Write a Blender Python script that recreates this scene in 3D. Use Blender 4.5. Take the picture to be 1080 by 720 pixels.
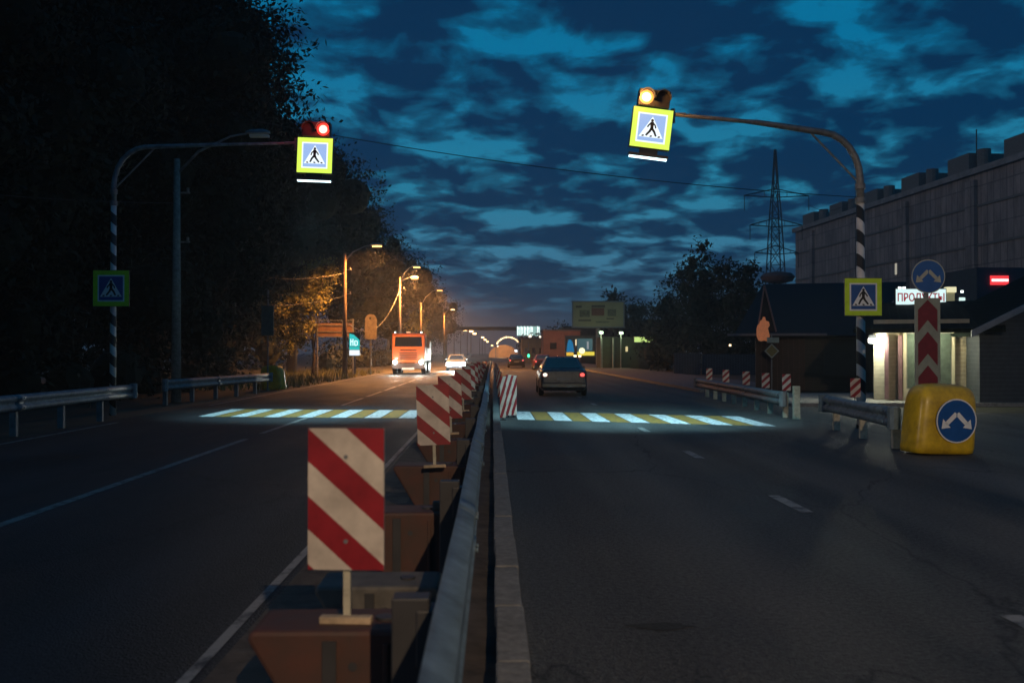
import bpy, math, random
from mathutils import Vector, Matrix
R = math.radians
rnd = random.Random(7)
for o in list(bpy.data.objects): bpy.data.objects.remove(o)
C = bpy.context.scene.collection
sc = bpy.context.scene

# ------------------------------------------------------------------ camera
CAMZ = 1.6
YAW, PITCH, F = math.atan(21/1000), math.atan(12/1000), 1000.0
cam = bpy.data.cameras.new('camera'); camo = bpy.data.objects.new('camera', cam); C.objects.link(camo)
cam.sensor_width = 36; cam.lens = 36*F/1080; cam.clip_end = 3000; cam.clip_start = .05
camo.location = (0, 0, CAMZ); camo.rotation_euler = (R(90)+PITCH, 0, -YAW)
cam.dof.use_dof = True; cam.dof.focus_distance = 24; cam.dof.aperture_fstop = 2.6
sc.camera = camo
# ------------------------------------------------------------------ exposure
sc.view_settings.view_transform = 'Standard'; sc.view_settings.look = 'None'
sc.view_settings.exposure = 0; sc.view_settings.gamma = 1; sc.view_settings.use_curve_mapping = False
sc.cycles.use_denoising = True
sc.cycles.max_bounces = 5; sc.cycles.diffuse_bounces = 2; sc.cycles.glossy_bounces = 3
sc.cycles.transmission_bounces = 3; sc.cycles.transparent_max_bounces = 8; sc.cycles.volume_bounces = 0
sc.cycles.sample_clamp_indirect = 3; sc.cycles.caustics_reflective = False; sc.cycles.caustics_refractive = False
sc.cycles.blur_glossy = .5
# ------------------------------------------------------------------ world: dusk sky with cloud bank
W = bpy.data.worlds.new('World'); sc.world = W; W.use_nodes = True
wn, wl = W.node_tree.nodes, W.node_tree.links; wn.clear()
def N(t, **kw):
    n = wn.new(t)
    for k, v in kw.items(): setattr(n, k, v)
    return n
def M(op, a, b=None, c=None, clamp=False):
    n = N('ShaderNodeMath', operation=op, use_clamp=clamp)
    for i, v in enumerate((a, b, c)):
        if v is None: continue
        if isinstance(v, (int, float)): n.inputs[i].default_value = v
        else: wl.new(v, n.inputs[i])
    return n.outputs[0]
def ramp(fac, stops, interp='LINEAR'):
    n = N('ShaderNodeValToRGB'); r = n.color_ramp; r.interpolation = interp
    while len(r.elements) < len(stops): r.elements.new(.5)
    for e, (p, c) in zip(r.elements, stops): e.position = p; e.color = (*c, 1)
    wl.new(fac, n.inputs[0]); return n.outputs[0]
def mixc(f, a, b, mode='MIX'):
    n = N('ShaderNodeMix', data_type='RGBA', blend_type=mode)
    if isinstance(f, (int, float)): n.inputs[0].default_value = f
    else: wl.new(f, n.inputs[0])
    for s, v in ((6, a), (7, b)):
        if isinstance(v, tuple): n.inputs[s].default_value = (*v, 1)
        else: wl.new(v, n.inputs[s])
    return n.outputs[2]
tc = N('ShaderNodeTexCoord'); sep = N('ShaderNodeSeparateXYZ'); wl.new(tc.outputs['Generated'], sep.inputs[0])
sx, sy, sz = sep.outputs
zc = M('MAXIMUM', sz, 0.0)
den = M('ADD', zc, .20)
comb = N('ShaderNodeCombineXYZ'); wl.new(M('DIVIDE', sx, den), comb.inputs[0]); wl.new(M('DIVIDE', sy, den), comb.inputs[1]); comb.inputs[2].default_value = 4.3
def noise(scale, detail, rough, dist=0, off=(0, 0, 0)):
    mp = N('ShaderNodeMapping'); mp.inputs['Location'].default_value = off; wl.new(comb.outputs[0], mp.inputs[0])
    n = N('ShaderNodeTexNoise'); n.inputs['Scale'].default_value = scale; n.inputs['Detail'].default_value = detail
    n.inputs['Roughness'].default_value = rough; n.inputs['Distortion'].default_value = dist
    wl.new(mp.outputs[0], n.inputs['Vector']); return n.outputs['Fac']
n1 = noise(6.2, 5, .55, .25, (5.3, 7.2, 0))
n2 = noise(2.6, 3, .5, .2, (9, 2, 0))
cl = M('ADD', M('MULTIPLY', n1, .66), M('MULTIPLY', n2, .34))
cloud = ramp(cl, [(.425, (0, 0, 0)), (.47, (.60,)*3), (.535, (1,)*3)])
gap = ramp(zc, [(0, (.040, .055, .095)), (.03, (.03, .065, .12)), (.09, (.05, .20, .33)), (.17, (.018, .21, .35)), (.30, (.001, .165, .335)), (.6, (.001, .13, .28))])
bank = ramp(zc, [(0, (.038, .052, .085)), (.04, (.020, .046, .090)), (.10, (.006, .032, .080)), (.22, (.0015, .027, .080)), (.6, (.001, .022, .070))])
col = mixc(cloud, gap, bank)
# the town's warm glow low over the road ahead
wf = M('POWER', M('SUBTRACT', 1, M('MULTIPLY', M('ABSOLUTE', M('ADD', sx, .05)), 4.8, clamp=True), clamp=True), 2)
wf = M('MULTIPLY', wf, M('MAXIMUM', sy, 0))
wz = M('POWER', M('SUBTRACT', 1, M('MULTIPLY', zc, 14.0, clamp=True), clamp=True), 2)
col = mixc(M('MULTIPLY', wf, wz), col, (.34, .17, .075))
col = mixc(M('LESS_THAN', sz, -.002), col, (.004, .004, .005))
bg1 = N('ShaderNodeBackground'); wl.new(col, bg1.inputs[0]); bg1.inputs[1].default_value = 1.0
SUN_EL, SUN_ROT = R(-4), R(200)
sky = N('ShaderNodeTexSky', sky_type='NISHITA'); sky.sun_disc = False; sky.sun_elevation = SUN_EL; sky.sun_rotation = SUN_ROT
bg2 = N('ShaderNodeBackground'); wl.new(sky.outputs[0], bg2.inputs[0]); bg2.inputs[1].default_value = .05
ad = N('ShaderNodeAddShader'); wl.new(bg1.outputs[0], ad.inputs[0]); wl.new(bg2.outputs[0], ad.inputs[1])
wo = N('ShaderNodeOutputWorld'); wl.new(ad.outputs[0], wo.inputs[0])

def lamp(name, kind, loc, power, color, target=None, size=.1, angle=90, blend=.5, parent=None, sizey=None):
    l = bpy.data.lights.new(name, kind); l.energy = power; l.color = color
    if kind == 'SPOT': l.spot_size = R(angle); l.spot_blend = blend; l.shadow_soft_size = size
    elif kind == 'POINT': l.shadow_soft_size = size
    elif kind == 'AREA':
        l.size = size
        if sizey: l.shape = 'RECTANGLE'; l.size_y = sizey
    elif kind == 'SUN': l.angle = R(angle)
    o = bpy.data.objects.new(name, l); C.objects.link(o); o.location = loc
    if target is not None:
        o.rotation_euler = (Vector(target)-Vector(loc)).to_track_quat('-Z', 'Y').to_euler()
    if parent: o.parent = parent
    return o
# weak sun lamp added from the left to lift the apartment facade
lamp('facade_fill', 'SUN', (0, 0, 60), .24, (1, .84, .76), target=(20, 6, 56), angle=12)

# ------------------------------------------------------------------ pixel -> world helpers
def ray(px, py):
    f = Vector((math.sin(YAW)*math.cos(PITCH), math.cos(YAW)*math.cos(PITCH), math.sin(PITCH)))
    r = Vector((math.cos(YAW), -math.sin(YAW), 0)); u = r.cross(f)
    return f + r*((px-540)/F) - u*((py-360)/F)
def at(px, py, Y):
    d = ray(px, py); t = Y/d.y; return Vector((0, 0, CAMZ)) + d*t
# ------------------------------------------------------------------ materials
MATS = {}
def mat(name, color, rough=.6, metal=0., var=.25, scale=6., bump=0., emit=None, estr=1., spec=.5, dirt=None, coat=0, coords='Object', alpha=None):
    if name in MATS: return MATS[name]
    m = bpy.data.materials.new(name); m.use_nodes = True; MATS[name] = m
    nt = m.node_tree; n = nt.nodes; l = nt.links; b = n['Principled BSDF']
    b.inputs['Roughness'].default_value = rough; b.inputs['Metallic'].default_value = metal
    b.inputs['Specular IOR Level'].default_value = spec; b.inputs['Coat Weight'].default_value = coat
    tc = n.new('ShaderNodeTexCoord')
    if var or bump:
        tx = n.new('ShaderNodeTexNoise'); tx.inputs['Scale'].default_value = scale; tx.inputs['Detail'].default_value = 6; tx.inputs['Roughness'].default_value = .62
        l.new(tc.outputs[coords], tx.inputs['Vector'])
        cr = n.new('ShaderNodeValToRGB'); cr.color_ramp.elements[0].position = .3; cr.color_ramp.elements[1].position = .7
        lo = dirt if dirt else tuple(c*(1-var) for c in color); hi = tuple(min(1, c*(1+var*.5)) for c in color)
        cr.color_ramp.elements[0].color = (*lo, 1); cr.color_ramp.elements[1].color = (*hi, 1)
        l.new(tx.outputs['Fac'], cr.inputs[0]); l.new(cr.outputs[0], b.inputs['Base Color'])
        mr = n.new('ShaderNodeMapRange'); mr.inputs['To Min'].default_value = max(.03, rough-.1); mr.inputs['To Max'].default_value = min(1, rough+.12)
        l.new(tx.outputs['Fac'], mr.inputs['Value']); l.new(mr.outputs[0], b.inputs['Roughness'])
        if bump:
            bp = n.new('ShaderNodeBump'); bp.inputs['Strength'].default_value = bump; bp.inputs['Distance'].default_value = .02
            l.new(tx.outputs['Fac'], bp.inputs['Height']); l.new(bp.outputs[0], b.inputs['Normal'])
    else: b.inputs['Base Color'].default_value = (*color, 1)
    if emit:
        b.inputs['Emission Color'].default_value = (*emit, 1); b.inputs['Emission Strength'].default_value = estr
    return m
def glow(name, color, s): return mat(name, (.02, .02, .02), emit=color, estr=s, var=0, rough=.4)

def asphalt(name, base, seed):
    m = bpy.data.materials.new(name); m.use_nodes = True; MATS[name] = m
    nt = m.node_tree; n = nt.nodes; l = nt.links; b = n['Principled BSDF']; b.inputs['Specular IOR Level'].default_value = .35
    tc = n.new('ShaderNodeTexCoord')
    def nz(s, d, r, sc_=(1, 1, 1)):
        mp = n.new('ShaderNodeMapping'); mp.inputs['Scale'].default_value = sc_; mp.inputs['Location'].default_value = (seed, seed*2, 0)
        l.new(tc.outputs['Object'], mp.inputs[0])
        t = n.new('ShaderNodeTexNoise'); t.inputs['Scale'].default_value = s; t.inputs['Detail'].default_value = d; t.inputs['Roughness'].default_value = r
        l.new(mp.outputs[0], t.inputs['Vector']); return t.outputs['Fac']
    def mm(op, a, b_):
        k = n.new('ShaderNodeMath'); k.operation = op
        for i, v in enumerate((a, b_)):
            if isinstance(v, (int, float)): k.inputs[i].default_value = v
            else: l.new(v, k.inputs[i])
        return k.outputs[0]
    grit = nz(26, 5, .85); big = nz(.6, 5, .6, (1, .35, 1)); track = nz(1.1, 2, .5, (1, .03, 1))
    f = mm('ADD', mm('MULTIPLY', grit, .58), mm('ADD', mm('MULTIPLY', big, .30), mm('MULTIPLY', track, .22)))
    cr = n.new('ShaderNodeValToRGB'); e = cr.color_ramp.elements
    e[0].position = .44; e[1].position = .68; e[0].color = (*[c*.16 for c in base], 1); e[1].color = (*[c*2.3 for c in base], 1)
    l.new(f, cr.inputs[0])
    vo = n.new('ShaderNodeTexVoronoi'); vo.inputs['Scale'].default_value = 70; l.new(tc.outputs['Object'], vo.inputs['Vector'])
    # cracks
    mp = n.new('ShaderNodeMapping'); mp.inputs['Scale'].default_value = (1, .45, 1); l.new(tc.outputs['Object'], mp.inputs[0])
    wob = n.new('ShaderNodeTexNoise'); wob.inputs['Scale'].default_value = 2.5; wob.inputs['Detail'].default_value = 5; l.new(mp.outputs[0], wob.inputs['Vector'])
    ad_ = n.new('ShaderNodeMix'); ad_.data_type = 'VECTOR'; ad_.inputs[0].default_value = .35; l.new(mp.outputs[0], ad_.inputs[4]); l.new(wob.outputs['Color'], ad_.inputs[5])
    vc = n.new('ShaderNodeTexVoronoi'); vc.feature = 'DISTANCE_TO_EDGE'; vc.inputs['Scale'].default_value = .45; l.new(ad_.outputs[1], vc.inputs['Vector'])
    ck = n.new('ShaderNodeValToRGB'); ck.color_ramp.elements[0].position = .0; ck.color_ramp.elements[1].position = .006
    ck.color_ramp.elements[0].color = (.35, .35, .35, 1); ck.color_ramp.elements[1].color = (1, 1, 1, 1); l.new(vc.outputs['Distance'], ck.inputs[0])
    mx = n.new('ShaderNodeMix'); mx.data_type = 'RGBA'; mx.blend_type = 'MULTIPLY'; mx.inputs[0].default_value = 1
    l.new(cr.outputs[0], mx.inputs[6]); l.new(ck.outputs[0], mx.inputs[7]); l.new(mx.outputs[2], b.inputs['Base Color'])
    mr = n.new('ShaderNodeMapRange'); mr.inputs['From Min'].default_value = .3; mr.inputs['From Max'].default_value = .7
    mr.inputs['To Min'].default_value = .52; mr.inputs['To Max'].default_value = .85; l.new(big, mr.inputs['Value']); l.new(mr.outputs[0], b.inputs['Roughness'])
    bp = n.new('ShaderNodeBump'); bp.inputs['Strength'].default_value = .9; bp.inputs['Distance'].default_value = .015
    l.new(mm('ADD', vo.outputs['Distance'], grit), bp.inputs['Height']); l.new(bp.outputs[0], b.inputs['Normal'])
    return m
def paint(name, color, under, keep=.42, scale=9):
    m = bpy.data.materials.new(name); m.use_nodes = True; MATS[name] = m
    nt = m.node_tree; n = nt.nodes; l = nt.links; b = n['Principled BSDF']; b.inputs['Roughness'].default_value = .62
    tc = n.new('ShaderNodeTexCoord'); t = n.new('ShaderNodeTexNoise'); t.inputs['Scale'].default_value = scale; t.inputs['Detail'].default_value = 8; t.inputs['Roughness'].default_value = .75
    l.new(tc.outputs['Object'], t.inputs['Vector']); cr = n.new('ShaderNodeValToRGB'); e = cr.color_ramp.elements
    e[0].position = keep-.09; e[1].position = keep+.05; e[0].color = (*under, 1); e[1].color = (*color, 1)
    l.new(t.outputs['Fac'], cr.inputs[0]); l.new(cr.outputs[0], b.inputs['Base Color']); return m
def striped(name, axis, period, a, b_, duty=.5, slant=0., rough=.6):
    """bands across an object (siding laps, roof sheet ribs, spiral paint) from its own coordinates"""
    m = bpy.data.materials.new(name); m.use_nodes = True; MATS[name] = m
    nt = m.node_tree; n = nt.nodes; l = nt.links; b = n['Principled BSDF']; b.inputs['Roughness'].default_value = rough
    tc = n.new('ShaderNodeTexCoord'); sp = n.new('ShaderNodeSeparateXYZ'); l.new(tc.outputs['Object'], sp.inputs[0])
    def mm(op, a_, c_):
        k = n.new('ShaderNodeMath'); k.operation = op
        for i, v in enumerate((a_, c_)):
            if isinstance(v, (int, float)): k.inputs[i].default_value = v
            else: l.new(v, k.inputs[i])
        return k.outputs[0]
    v = sp.outputs[axis]
    if slant: v = mm('ADD', v, mm('MULTIPLY', sp.outputs[0], slant))
    fr = mm('FRACT', mm('DIVIDE', mm('ADD', v, 500*period), period), 0)
    st = mm('LESS_THAN', fr, duty)
    t = n.new('ShaderNodeTexNoise'); t.inputs['Scale'].default_value = 5; t.inputs['Detail'].default_value = 6; l.new(tc.outputs['Object'], t.inputs['Vector'])
    mx = n.new('ShaderNodeMix'); mx.data_type = 'RGBA'; mx.inputs[6].default_value = (*a, 1); mx.inputs[7].default_value = (*b_, 1); l.new(st, mx.inputs[0])
    m2 = n.new('ShaderNodeMix'); m2.data_type = 'RGBA'; m2.blend_type = 'MULTIPLY'; m2.inputs[0].default_value = .6
    l.new(mx.outputs[2], m2.inputs[6]); l.new(t.outputs['Fac'], m2.inputs[7]); l.new(m2.outputs[2], b.inputs['Base Color'])
    bp = n.new('ShaderNodeBump'); bp.inputs['Strength'].default_value = .6; bp.inputs['Distance'].default_value = .02; l.new(fr, bp.inputs['Height']); l.new(bp.outputs[0], b.inputs['Normal'])
    return m

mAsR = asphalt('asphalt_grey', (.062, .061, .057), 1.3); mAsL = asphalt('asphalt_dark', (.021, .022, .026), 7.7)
mWhiteP = paint('road_paint_white', (.70, .70, .69), (.11, .11, .11), .47); mYelP = paint('road_paint_yellow', (.36, .19, .025), (.09, .065, .04), .47)
mLineP = paint('worn_line_paint', (.25, .245, .225), (.045, .045, .045), .48, 5)
mDirt = mat('median_soil', (.075, .060, .048), .95, var=.6, scale=5, bump=1.)
mGrass = mat('verge_soil', (.045, .043, .028), .95, var=.6, scale=2.5, bump=1.)
mConc = mat('concrete', (.27, .26, .24), .9, var=.45, scale=9, bump=.8)
mConcD = mat('concrete_dark', (.13, .125, .12), .9, var=.4, scale=4, bump=.6)
mKerb = mat('kerb_concrete', (.20, .195, .18), .9, var=.4, scale=18, bump=.45)
mGalv = mat('galvanised_steel', (.18, .25, .29), .62, .45, var=.5, scale=6, bump=.15)
mGalvD = mat('weathered_steel', (.22, .23, .24), .6, .4, var=.4, scale=8)
mPostPale = mat('pale_post_paint', (.50, .47, .36), .7, var=.4, scale=12)
mRedPl = mat('red_plastic', (.075, .026, .017), .65, var=.35, scale=5, bump=.15, dirt=(.045, .028, .022))
mWhtPl = mat('grey_white_plastic', (.12, .11, .095), .7, var=.35, scale=6, dirt=(.05, .048, .045))
mPlank = mat('plank_wood', (.45, .34, .22), .8, var=.4, scale=14)
mSW = mat('sheet_white', (.60, .53, .45), .5, var=.3, scale=5, dirt=(.36, .31, .26)); mSR = mat('sheet_red', (.27, .008, .016), .5, var=.4, scale=5)
mYelSh = mat('sheet_yellow_green', (.55, .80, .02), .45, var=.15); mBlueSh = mat('sheet_blue', (.012, .085, .30), .4, var=.15)
mWhiteSh = mat('sheet_clear_white', (.80, .82, .82), .45, var=.1); mBlk = mat('black_ink', (.008, .008, .008), .5, var=0)
mYelPl = mat('yellow_plastic', (.66, .44, .015), .36, var=.35, scale=4, coat=.2, dirt=(.36, .22, .015))
mPoleW = mat('pole_grey_paint', (.33, .35, .35), .5, .2, var=.3)
mCab = mat('dark_housing', (.035, .035, .038), .5, var=.2)
mRubber = mat('rubber', (.02, .02, .02), .85, var=.2); mGlassD = mat('dark_glass', (.012, .016, .022), .06, var=0, spec=.8)
mCar = mat('grey_car_paint', (.055, .065, .075), .28, .35, var=.1, coat=.6); mCarB = mat('black_car_paint', (.02, .02, .024), .3, .2, var=.1, coat=.6)
mCarR = mat('maroon_car_paint', (.12, .012, .012), .3, .2, var=.1, coat=.6); mCarW = mat('silver_car_paint', (.30, .31, .32), .3, .4, var=.1, coat=.6)
mChrome = mat('chrome', (.6, .6, .6), .15, 1, var=0); mPlate = mat('plate_white', (.7, .7, .68), .4, var=.1)
mOrange = mat('orange_cab_paint', (.62, .15, .04), .45, var=.15, scale=2, coat=.4)
mBark = mat('bark', (.07, .05, .035), .95, var=.5, scale=9, bump=1.); mLeaf = mat('leaves_dark', (.016, .022, .010), .9, var=.5, scale=.6)
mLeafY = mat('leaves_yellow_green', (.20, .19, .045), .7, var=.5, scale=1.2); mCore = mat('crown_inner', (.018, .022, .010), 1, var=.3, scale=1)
mWood = mat('pole_wood', (.16, .12, .09), .85, var=.45, scale=8); mWire = mat('wire', (.03, .03, .03), .6, var=0)
mSod = glow('sodium_lens', (1, .46, .13), 5); mSodFar = glow('sodium_lens_far', (1, .58, .24), 9)

# ------------------------------------------------------------------ mesh building
class MB:
    def __init__(s): s.v = []; s.f = []; s.m = []
    def add(s, vs, fs, mi=0):
        k = len(s.v); s.v += [tuple(v) for v in vs]; s.f += [tuple(i+k for i in f) for f in fs]; s.m += [mi]*len(fs); return s
    def box(s, c, d, mi=0, rz=0, top=1., topy=None):
        topy = top if topy is None else topy
        x, y, z = d[0]/2, d[1]/2, d[2]/2; cs, sn = math.cos(rz), math.sin(rz); vs = []
        for zz, kx, ky in ((-z, 1, 1), (z, top, topy)):
            for a, b in ((-x, -y), (x, -y), (x, y), (-x, y)):
                a *= kx; b *= ky; vs.append((c[0]+a*cs-b*sn, c[1]+a*sn+b*cs, c[2]+zz))
        return s.add(vs, [(3, 2, 1, 0), (4, 5, 6, 7), (0, 1, 5, 4), (1, 2, 6, 5), (2, 3, 7, 6), (3, 0, 4, 7)], mi)
    def poly(s, pts, mi=0): return s.add(pts, [tuple(range(len(pts)))], mi)
    def loft(s, rings, mi=0, cap=True):
        n = len(rings[0]); vs = [p for r in rings for p in r]; fs = []
        for i in range(len(rings)-1):
            for j in range(n): fs.append((i*n+j, i*n+(j+1) % n, (i+1)*n+(j+1) % n, (i+1)*n+j))
        if cap: fs += [tuple(range(n-1, -1, -1)), tuple((len(rings)-1)*n+j for j in range(n))]
        return s.add(vs, fs, mi)
    def tube(s, path, r, seg=8, mi=0):
        P = [Vector(p) for p in path]; rs = r if isinstance(r, (list, tuple)) else [r]*len(P); rings = []; up = None
        for i, p in enumerate(P):
            d = (P[min(i+1, len(P)-1)]-P[max(i-1, 0)]).normalized()
            a = Vector((1, 0, 0)) if up is None else up
            if abs(d.dot(a)) > .95: a = Vector((0, 1, 0))
            a = (a-d*a.dot(d)).normalized(); up = a; b = d.cross(a)
            rings.append([p+(a*math.cos(t)+b*math.sin(t))*rs[i] for t in [2*math.pi*k/seg for k in range(seg)]])
        return s.loft(rings, mi)
    def disc(s, c, r, axis='y', seg=24, mi=0, rz=0, ry=None):
        ry = r if ry is None else ry; pts = []
        for k in range(seg):
            t = -2*math.pi*k/seg if axis == 'y' else 2*math.pi*k/seg
            if axis == 'y': pts.append((c[0]-r*math.cos(t), c[1], c[2]-ry*math.sin(t)))
            else: pts.append((c[0]+r*math.cos(t), c[1]+ry*math.sin(t), c[2]))
        if axis == 'y': pts.reverse()
        return s.poly(pts, mi)
    def rot(s, rz, o=(0, 0)):
        cs, sn = math.cos(rz), math.sin(rz)
        s.v = [(o[0]+(x-o[0])*cs-(y-o[1])*sn, o[1]+(x-o[0])*sn+(y-o[1])*cs, z) for x, y, z in s.v]; return s
    def move(s, d): s.v = [(x+d[0], y+d[1], z+d[2]) for x, y, z in s.v]; return s
    def build(s, name, mats, parent=None, loc=None, rz=0, smooth=False, bevel=0, solid=0):
        me = bpy.data.meshes.new(name); me.from_pydata(s.v, [], s.f)
        for m in (mats if isinstance(mats, (list, tuple)) else [mats]): me.materials.append(m)
        me.polygons.foreach_set('material_index', s.m)
        if smooth: me.polygons.foreach_set('use_smooth', [True]*len(me.polygons))
        me.update(); o = bpy.data.objects.new(name, me); C.objects.link(o)
        if solid:
            k = o.modifiers.new('s', 'SOLIDIFY'); k.thickness = solid
        if bevel:
            k = o.modifiers.new('b', 'BEVEL'); k.width = bevel; k.segments = 2; k.limit_method = 'ANGLE'; k.angle_limit = R(40)
        if loc is not None: o.location = loc
        if rz: o.rotation_euler.z = rz
        if parent: o.parent = parent
        return o
def tag(o, label=None, cat=None, group=None, kind=None):
    for k, v in (('label', label), ('category', cat), ('group', group), ('kind', kind)):
        if v: o[k] = v
    return o
def empty(name, loc, label, cat, group=None, rz=0):
    o = bpy.data.objects.new(name, None); C.objects.link(o); o.location = loc; o.rotation_euler.z = rz; o.empty_display_size = .2
    return tag(o, label, cat, group)
def copy_tree(o, parent=None):
    c = o.copy(); C.objects.link(c)
    if parent: c.parent = parent
    for ch in list(o.children): copy_tree(ch, c)
    return c
def relabel(o, loc, label, rz=None, scale=None):
    o.location = loc; o['label'] = label
    if rz is not None: o.rotation_euler.z = rz
    if scale: o.scale = (scale,)*3
    return o
def clip(poly, a, b, c):          # keep a*x+b*y<=c
    out = []
    for i in range(len(poly)):
        p, q = poly[i], poly[(i+1) % len(poly)]; dp, dq = a*p[0]+b*p[1]-c, a*q[0]+b*q[1]-c
        if dp <= 0: out.append(p)
        if dp*dq < 0:
            t = dp/(dp-dq); out.append((p[0]+(q[0]-p[0])*t, p[1]+(q[1]-p[1])*t))
    return out
def hazard_board(w, h, mirror=False, th=.012, double=True):
    """striped board in local XZ, centre bottom at 0, facing -Y; slots 0 white 1 red 2 back"""
    m = MB(); m.box((0, 0, h/2), (w, th, h), 2)
    P = .48*h; k = .485*h/w
    for i in range(-2, 4):
        lo, hi = i*P, i*P+.235*h
        for j, (l_, h_) in enumerate(((lo, hi), (hi, lo+P))):
            q = [(0, 0), (w, 0), (w, h), (0, h)]
            q = clip(q, k, -1, -l_); q = clip(q, -k, 1, h_) if q else q
            if len(q) > 2:
                pts = [((x-w/2)*(-1 if mirror else 1), -th/2-.002, h-y) for x, y in q]
                if not mirror: pts.reverse()
                m.poly(pts, 1 if j == 0 else 0)
    return m
def text_mesh(txt, size, name, material, parent, loc, rz=0, extrude=.01, sx=1):
    cu = bpy.data.curves.new(name, 'FONT'); cu.body = txt; cu.size = size; cu.extrude = extrude; cu.align_x = 'CENTER'; cu.align_y = 'CENTER'; cu.offset = size*.012
    t = bpy.data.objects.new(name, cu); C.objects.link(t); bpy.context.view_layer.update()
    me = bpy.data.meshes.new_from_object(t.evaluated_get(bpy.context.evaluated_depsgraph_get())); bpy.data.objects.remove(t)
    me.transform(Matrix.Diagonal((sx, 1, 1, 1))); me.transform(Matrix.Rotation(R(90), 4, 'X')); me.materials.clear(); me.materials.append(material)
    o = bpy.data.objects.new(name, me); C.objects.link(o); o.location = loc; o.rotation_euler.z = rz; o.parent = parent; return o

# ------------------------------------------------------------------ the setting
def sheet(name, pts, z, m):
    b = MB(); b.poly([(x, y, z) for x, y in pts]); return tag(b.build(name, m), kind='structure')
sheet('ground', [(-1500, -300), (1500, -300), (1500, 2500), (-1500, 2500)], -.012, mGrass)
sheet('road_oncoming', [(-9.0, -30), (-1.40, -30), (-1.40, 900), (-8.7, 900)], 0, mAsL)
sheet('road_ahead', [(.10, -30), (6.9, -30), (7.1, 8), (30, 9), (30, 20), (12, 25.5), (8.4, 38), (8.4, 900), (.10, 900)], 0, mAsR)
b = MB(); nx, ny = 5, 160
vs = [(-1.40+1.5*i/nx, -10+j*1.2, .012+(rnd.uniform(0, .05) if 0 < i < nx else 0)) for j in range(ny+1) for i in range(nx+1)]
b.add(vs, [(j*(nx+1)+i, j*(nx+1)+i+1, (j+1)*(nx+1)+i+1, (j+1)*(nx+1)+i) for j in range(ny) for i in range(nx)])
tag(b.build('median_ground', mDirt), kind='structure')
b = MB()
for k in range(180):                       # kerb stones, a hair apart and a hair out of line
    dx = rnd.uniform(-.006, .006); b.box((.10+dx, -6+k*1.0, .07+rnd.uniform(-.004, .004)), (.16, .985, .15))
tag(b.build('median_kerb', mKerb, bevel=.012), kind='structure')
# side kerb, footpath
b = MB()
for k in range(70): b.box((8.5, 39+k*1.5, .06), (.16, 1.48, .13))
tag(b.build('side_kerb', mKerb, bevel=.01), kind='structure')
b = MB(); b.box((14.2, 31.5, .05), (10.6, 7, .12)); tag(b.build('shop_pavement', mConc, bevel=.01), kind='structure')
b = MB(); b.box((11.2, 90, .03), (5.2, 100, .08)); tag(b.build('footpath', mConcD), kind='structure')
b = MB()
def strip(x, y0, y1, w, z=.004): b.poly([(x-w/2, y0, z), (x+w/2, y0, z), (x+w/2, y1, z), (x-w/2, y1, z)])
strip(-1.50, -3, 150, .065)
y = 4.6
for y in [8.6, 13.1, 18.9, 29, 34.8, 40.6, 46.4, 52, 58, 64, 70]: strip(-4.57, y, y+4.6, .12)
strip(-8.6, -3, 22, .10); strip(-8.6, 29, 150, .10)
for k in range(-1, 14):
    if k in (4,): continue
    strip(3.16, 4.62+k*4.85, 4.62+k*4.85+1.12, .135)
tag(b.build('lane_markings', mLineP), kind='structure')
# the skewed pedestrian crossing
def near_edge(x): return 23.25-(x+1.9)*.13 if x < 0 else 22.75-(x-.6)*.40
bw, by = MB(), MB()
for base, n, w_, o in ((.62, 13, .43, 0), (-7.4, 13, .425, 1)):
    for i in range(n):
        x0 = base+i*w_; x1 = x0+w_*.94; m_ = bw if i % 2 == 0 else by
        m_.poly([(x0, near_edge(x0), .005), (x1, near_edge(x1), .005), (x1, near_edge(x1)+3.2, .005), (x0, near_edge(x0)+3.2, .005)])
tag(bw.build('crossing_white_stripes', mWhiteP), kind='structure'); tag(by.build('crossing_yellow_stripes', mYelP), kind='structure')
# worn hollow in the near lane
pts = []; pl = at(716, 663, 5)
for k in range(18):
    t = 2*math.pi*k/18; pts.append((.98+.20*math.cos(t)*rnd.uniform(.6, 1.25), 5.55+.07*math.sin(t)*rnd.uniform(.7, 1.3), .004))
b = MB(); b.poly(pts); tag(b.build('road_patch', mat('patch_tar', (.03, .03, .028), .9, var=.5, scale=30, bump=1)), kind='structure')

# thin evening air over the whole place
b = MB(); b.box((0, 1150, 20.5), (3200, 3000, 43)); hz = b.build('haze', []) if False else b.build('haze', bpy.data.materials.new('haze_air')); tag(hz, kind='stuff')
hm = hz.data.materials[0]; hm.use_nodes = True; hm.node_tree.nodes.clear()
hv = hm.node_tree.nodes.new('ShaderNodeVolumePrincipled'); hv.inputs['Color'].default_value = (.85, .88, .92, 1); hv.inputs['Density'].default_value = .0007; hv.inputs['Anisotropy'].default_value = .55
ho = hm.node_tree.nodes.new('ShaderNodeOutputMaterial'); hm.node_tree.links.new(hv.outputs[0], ho.inputs['Volume'])

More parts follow.
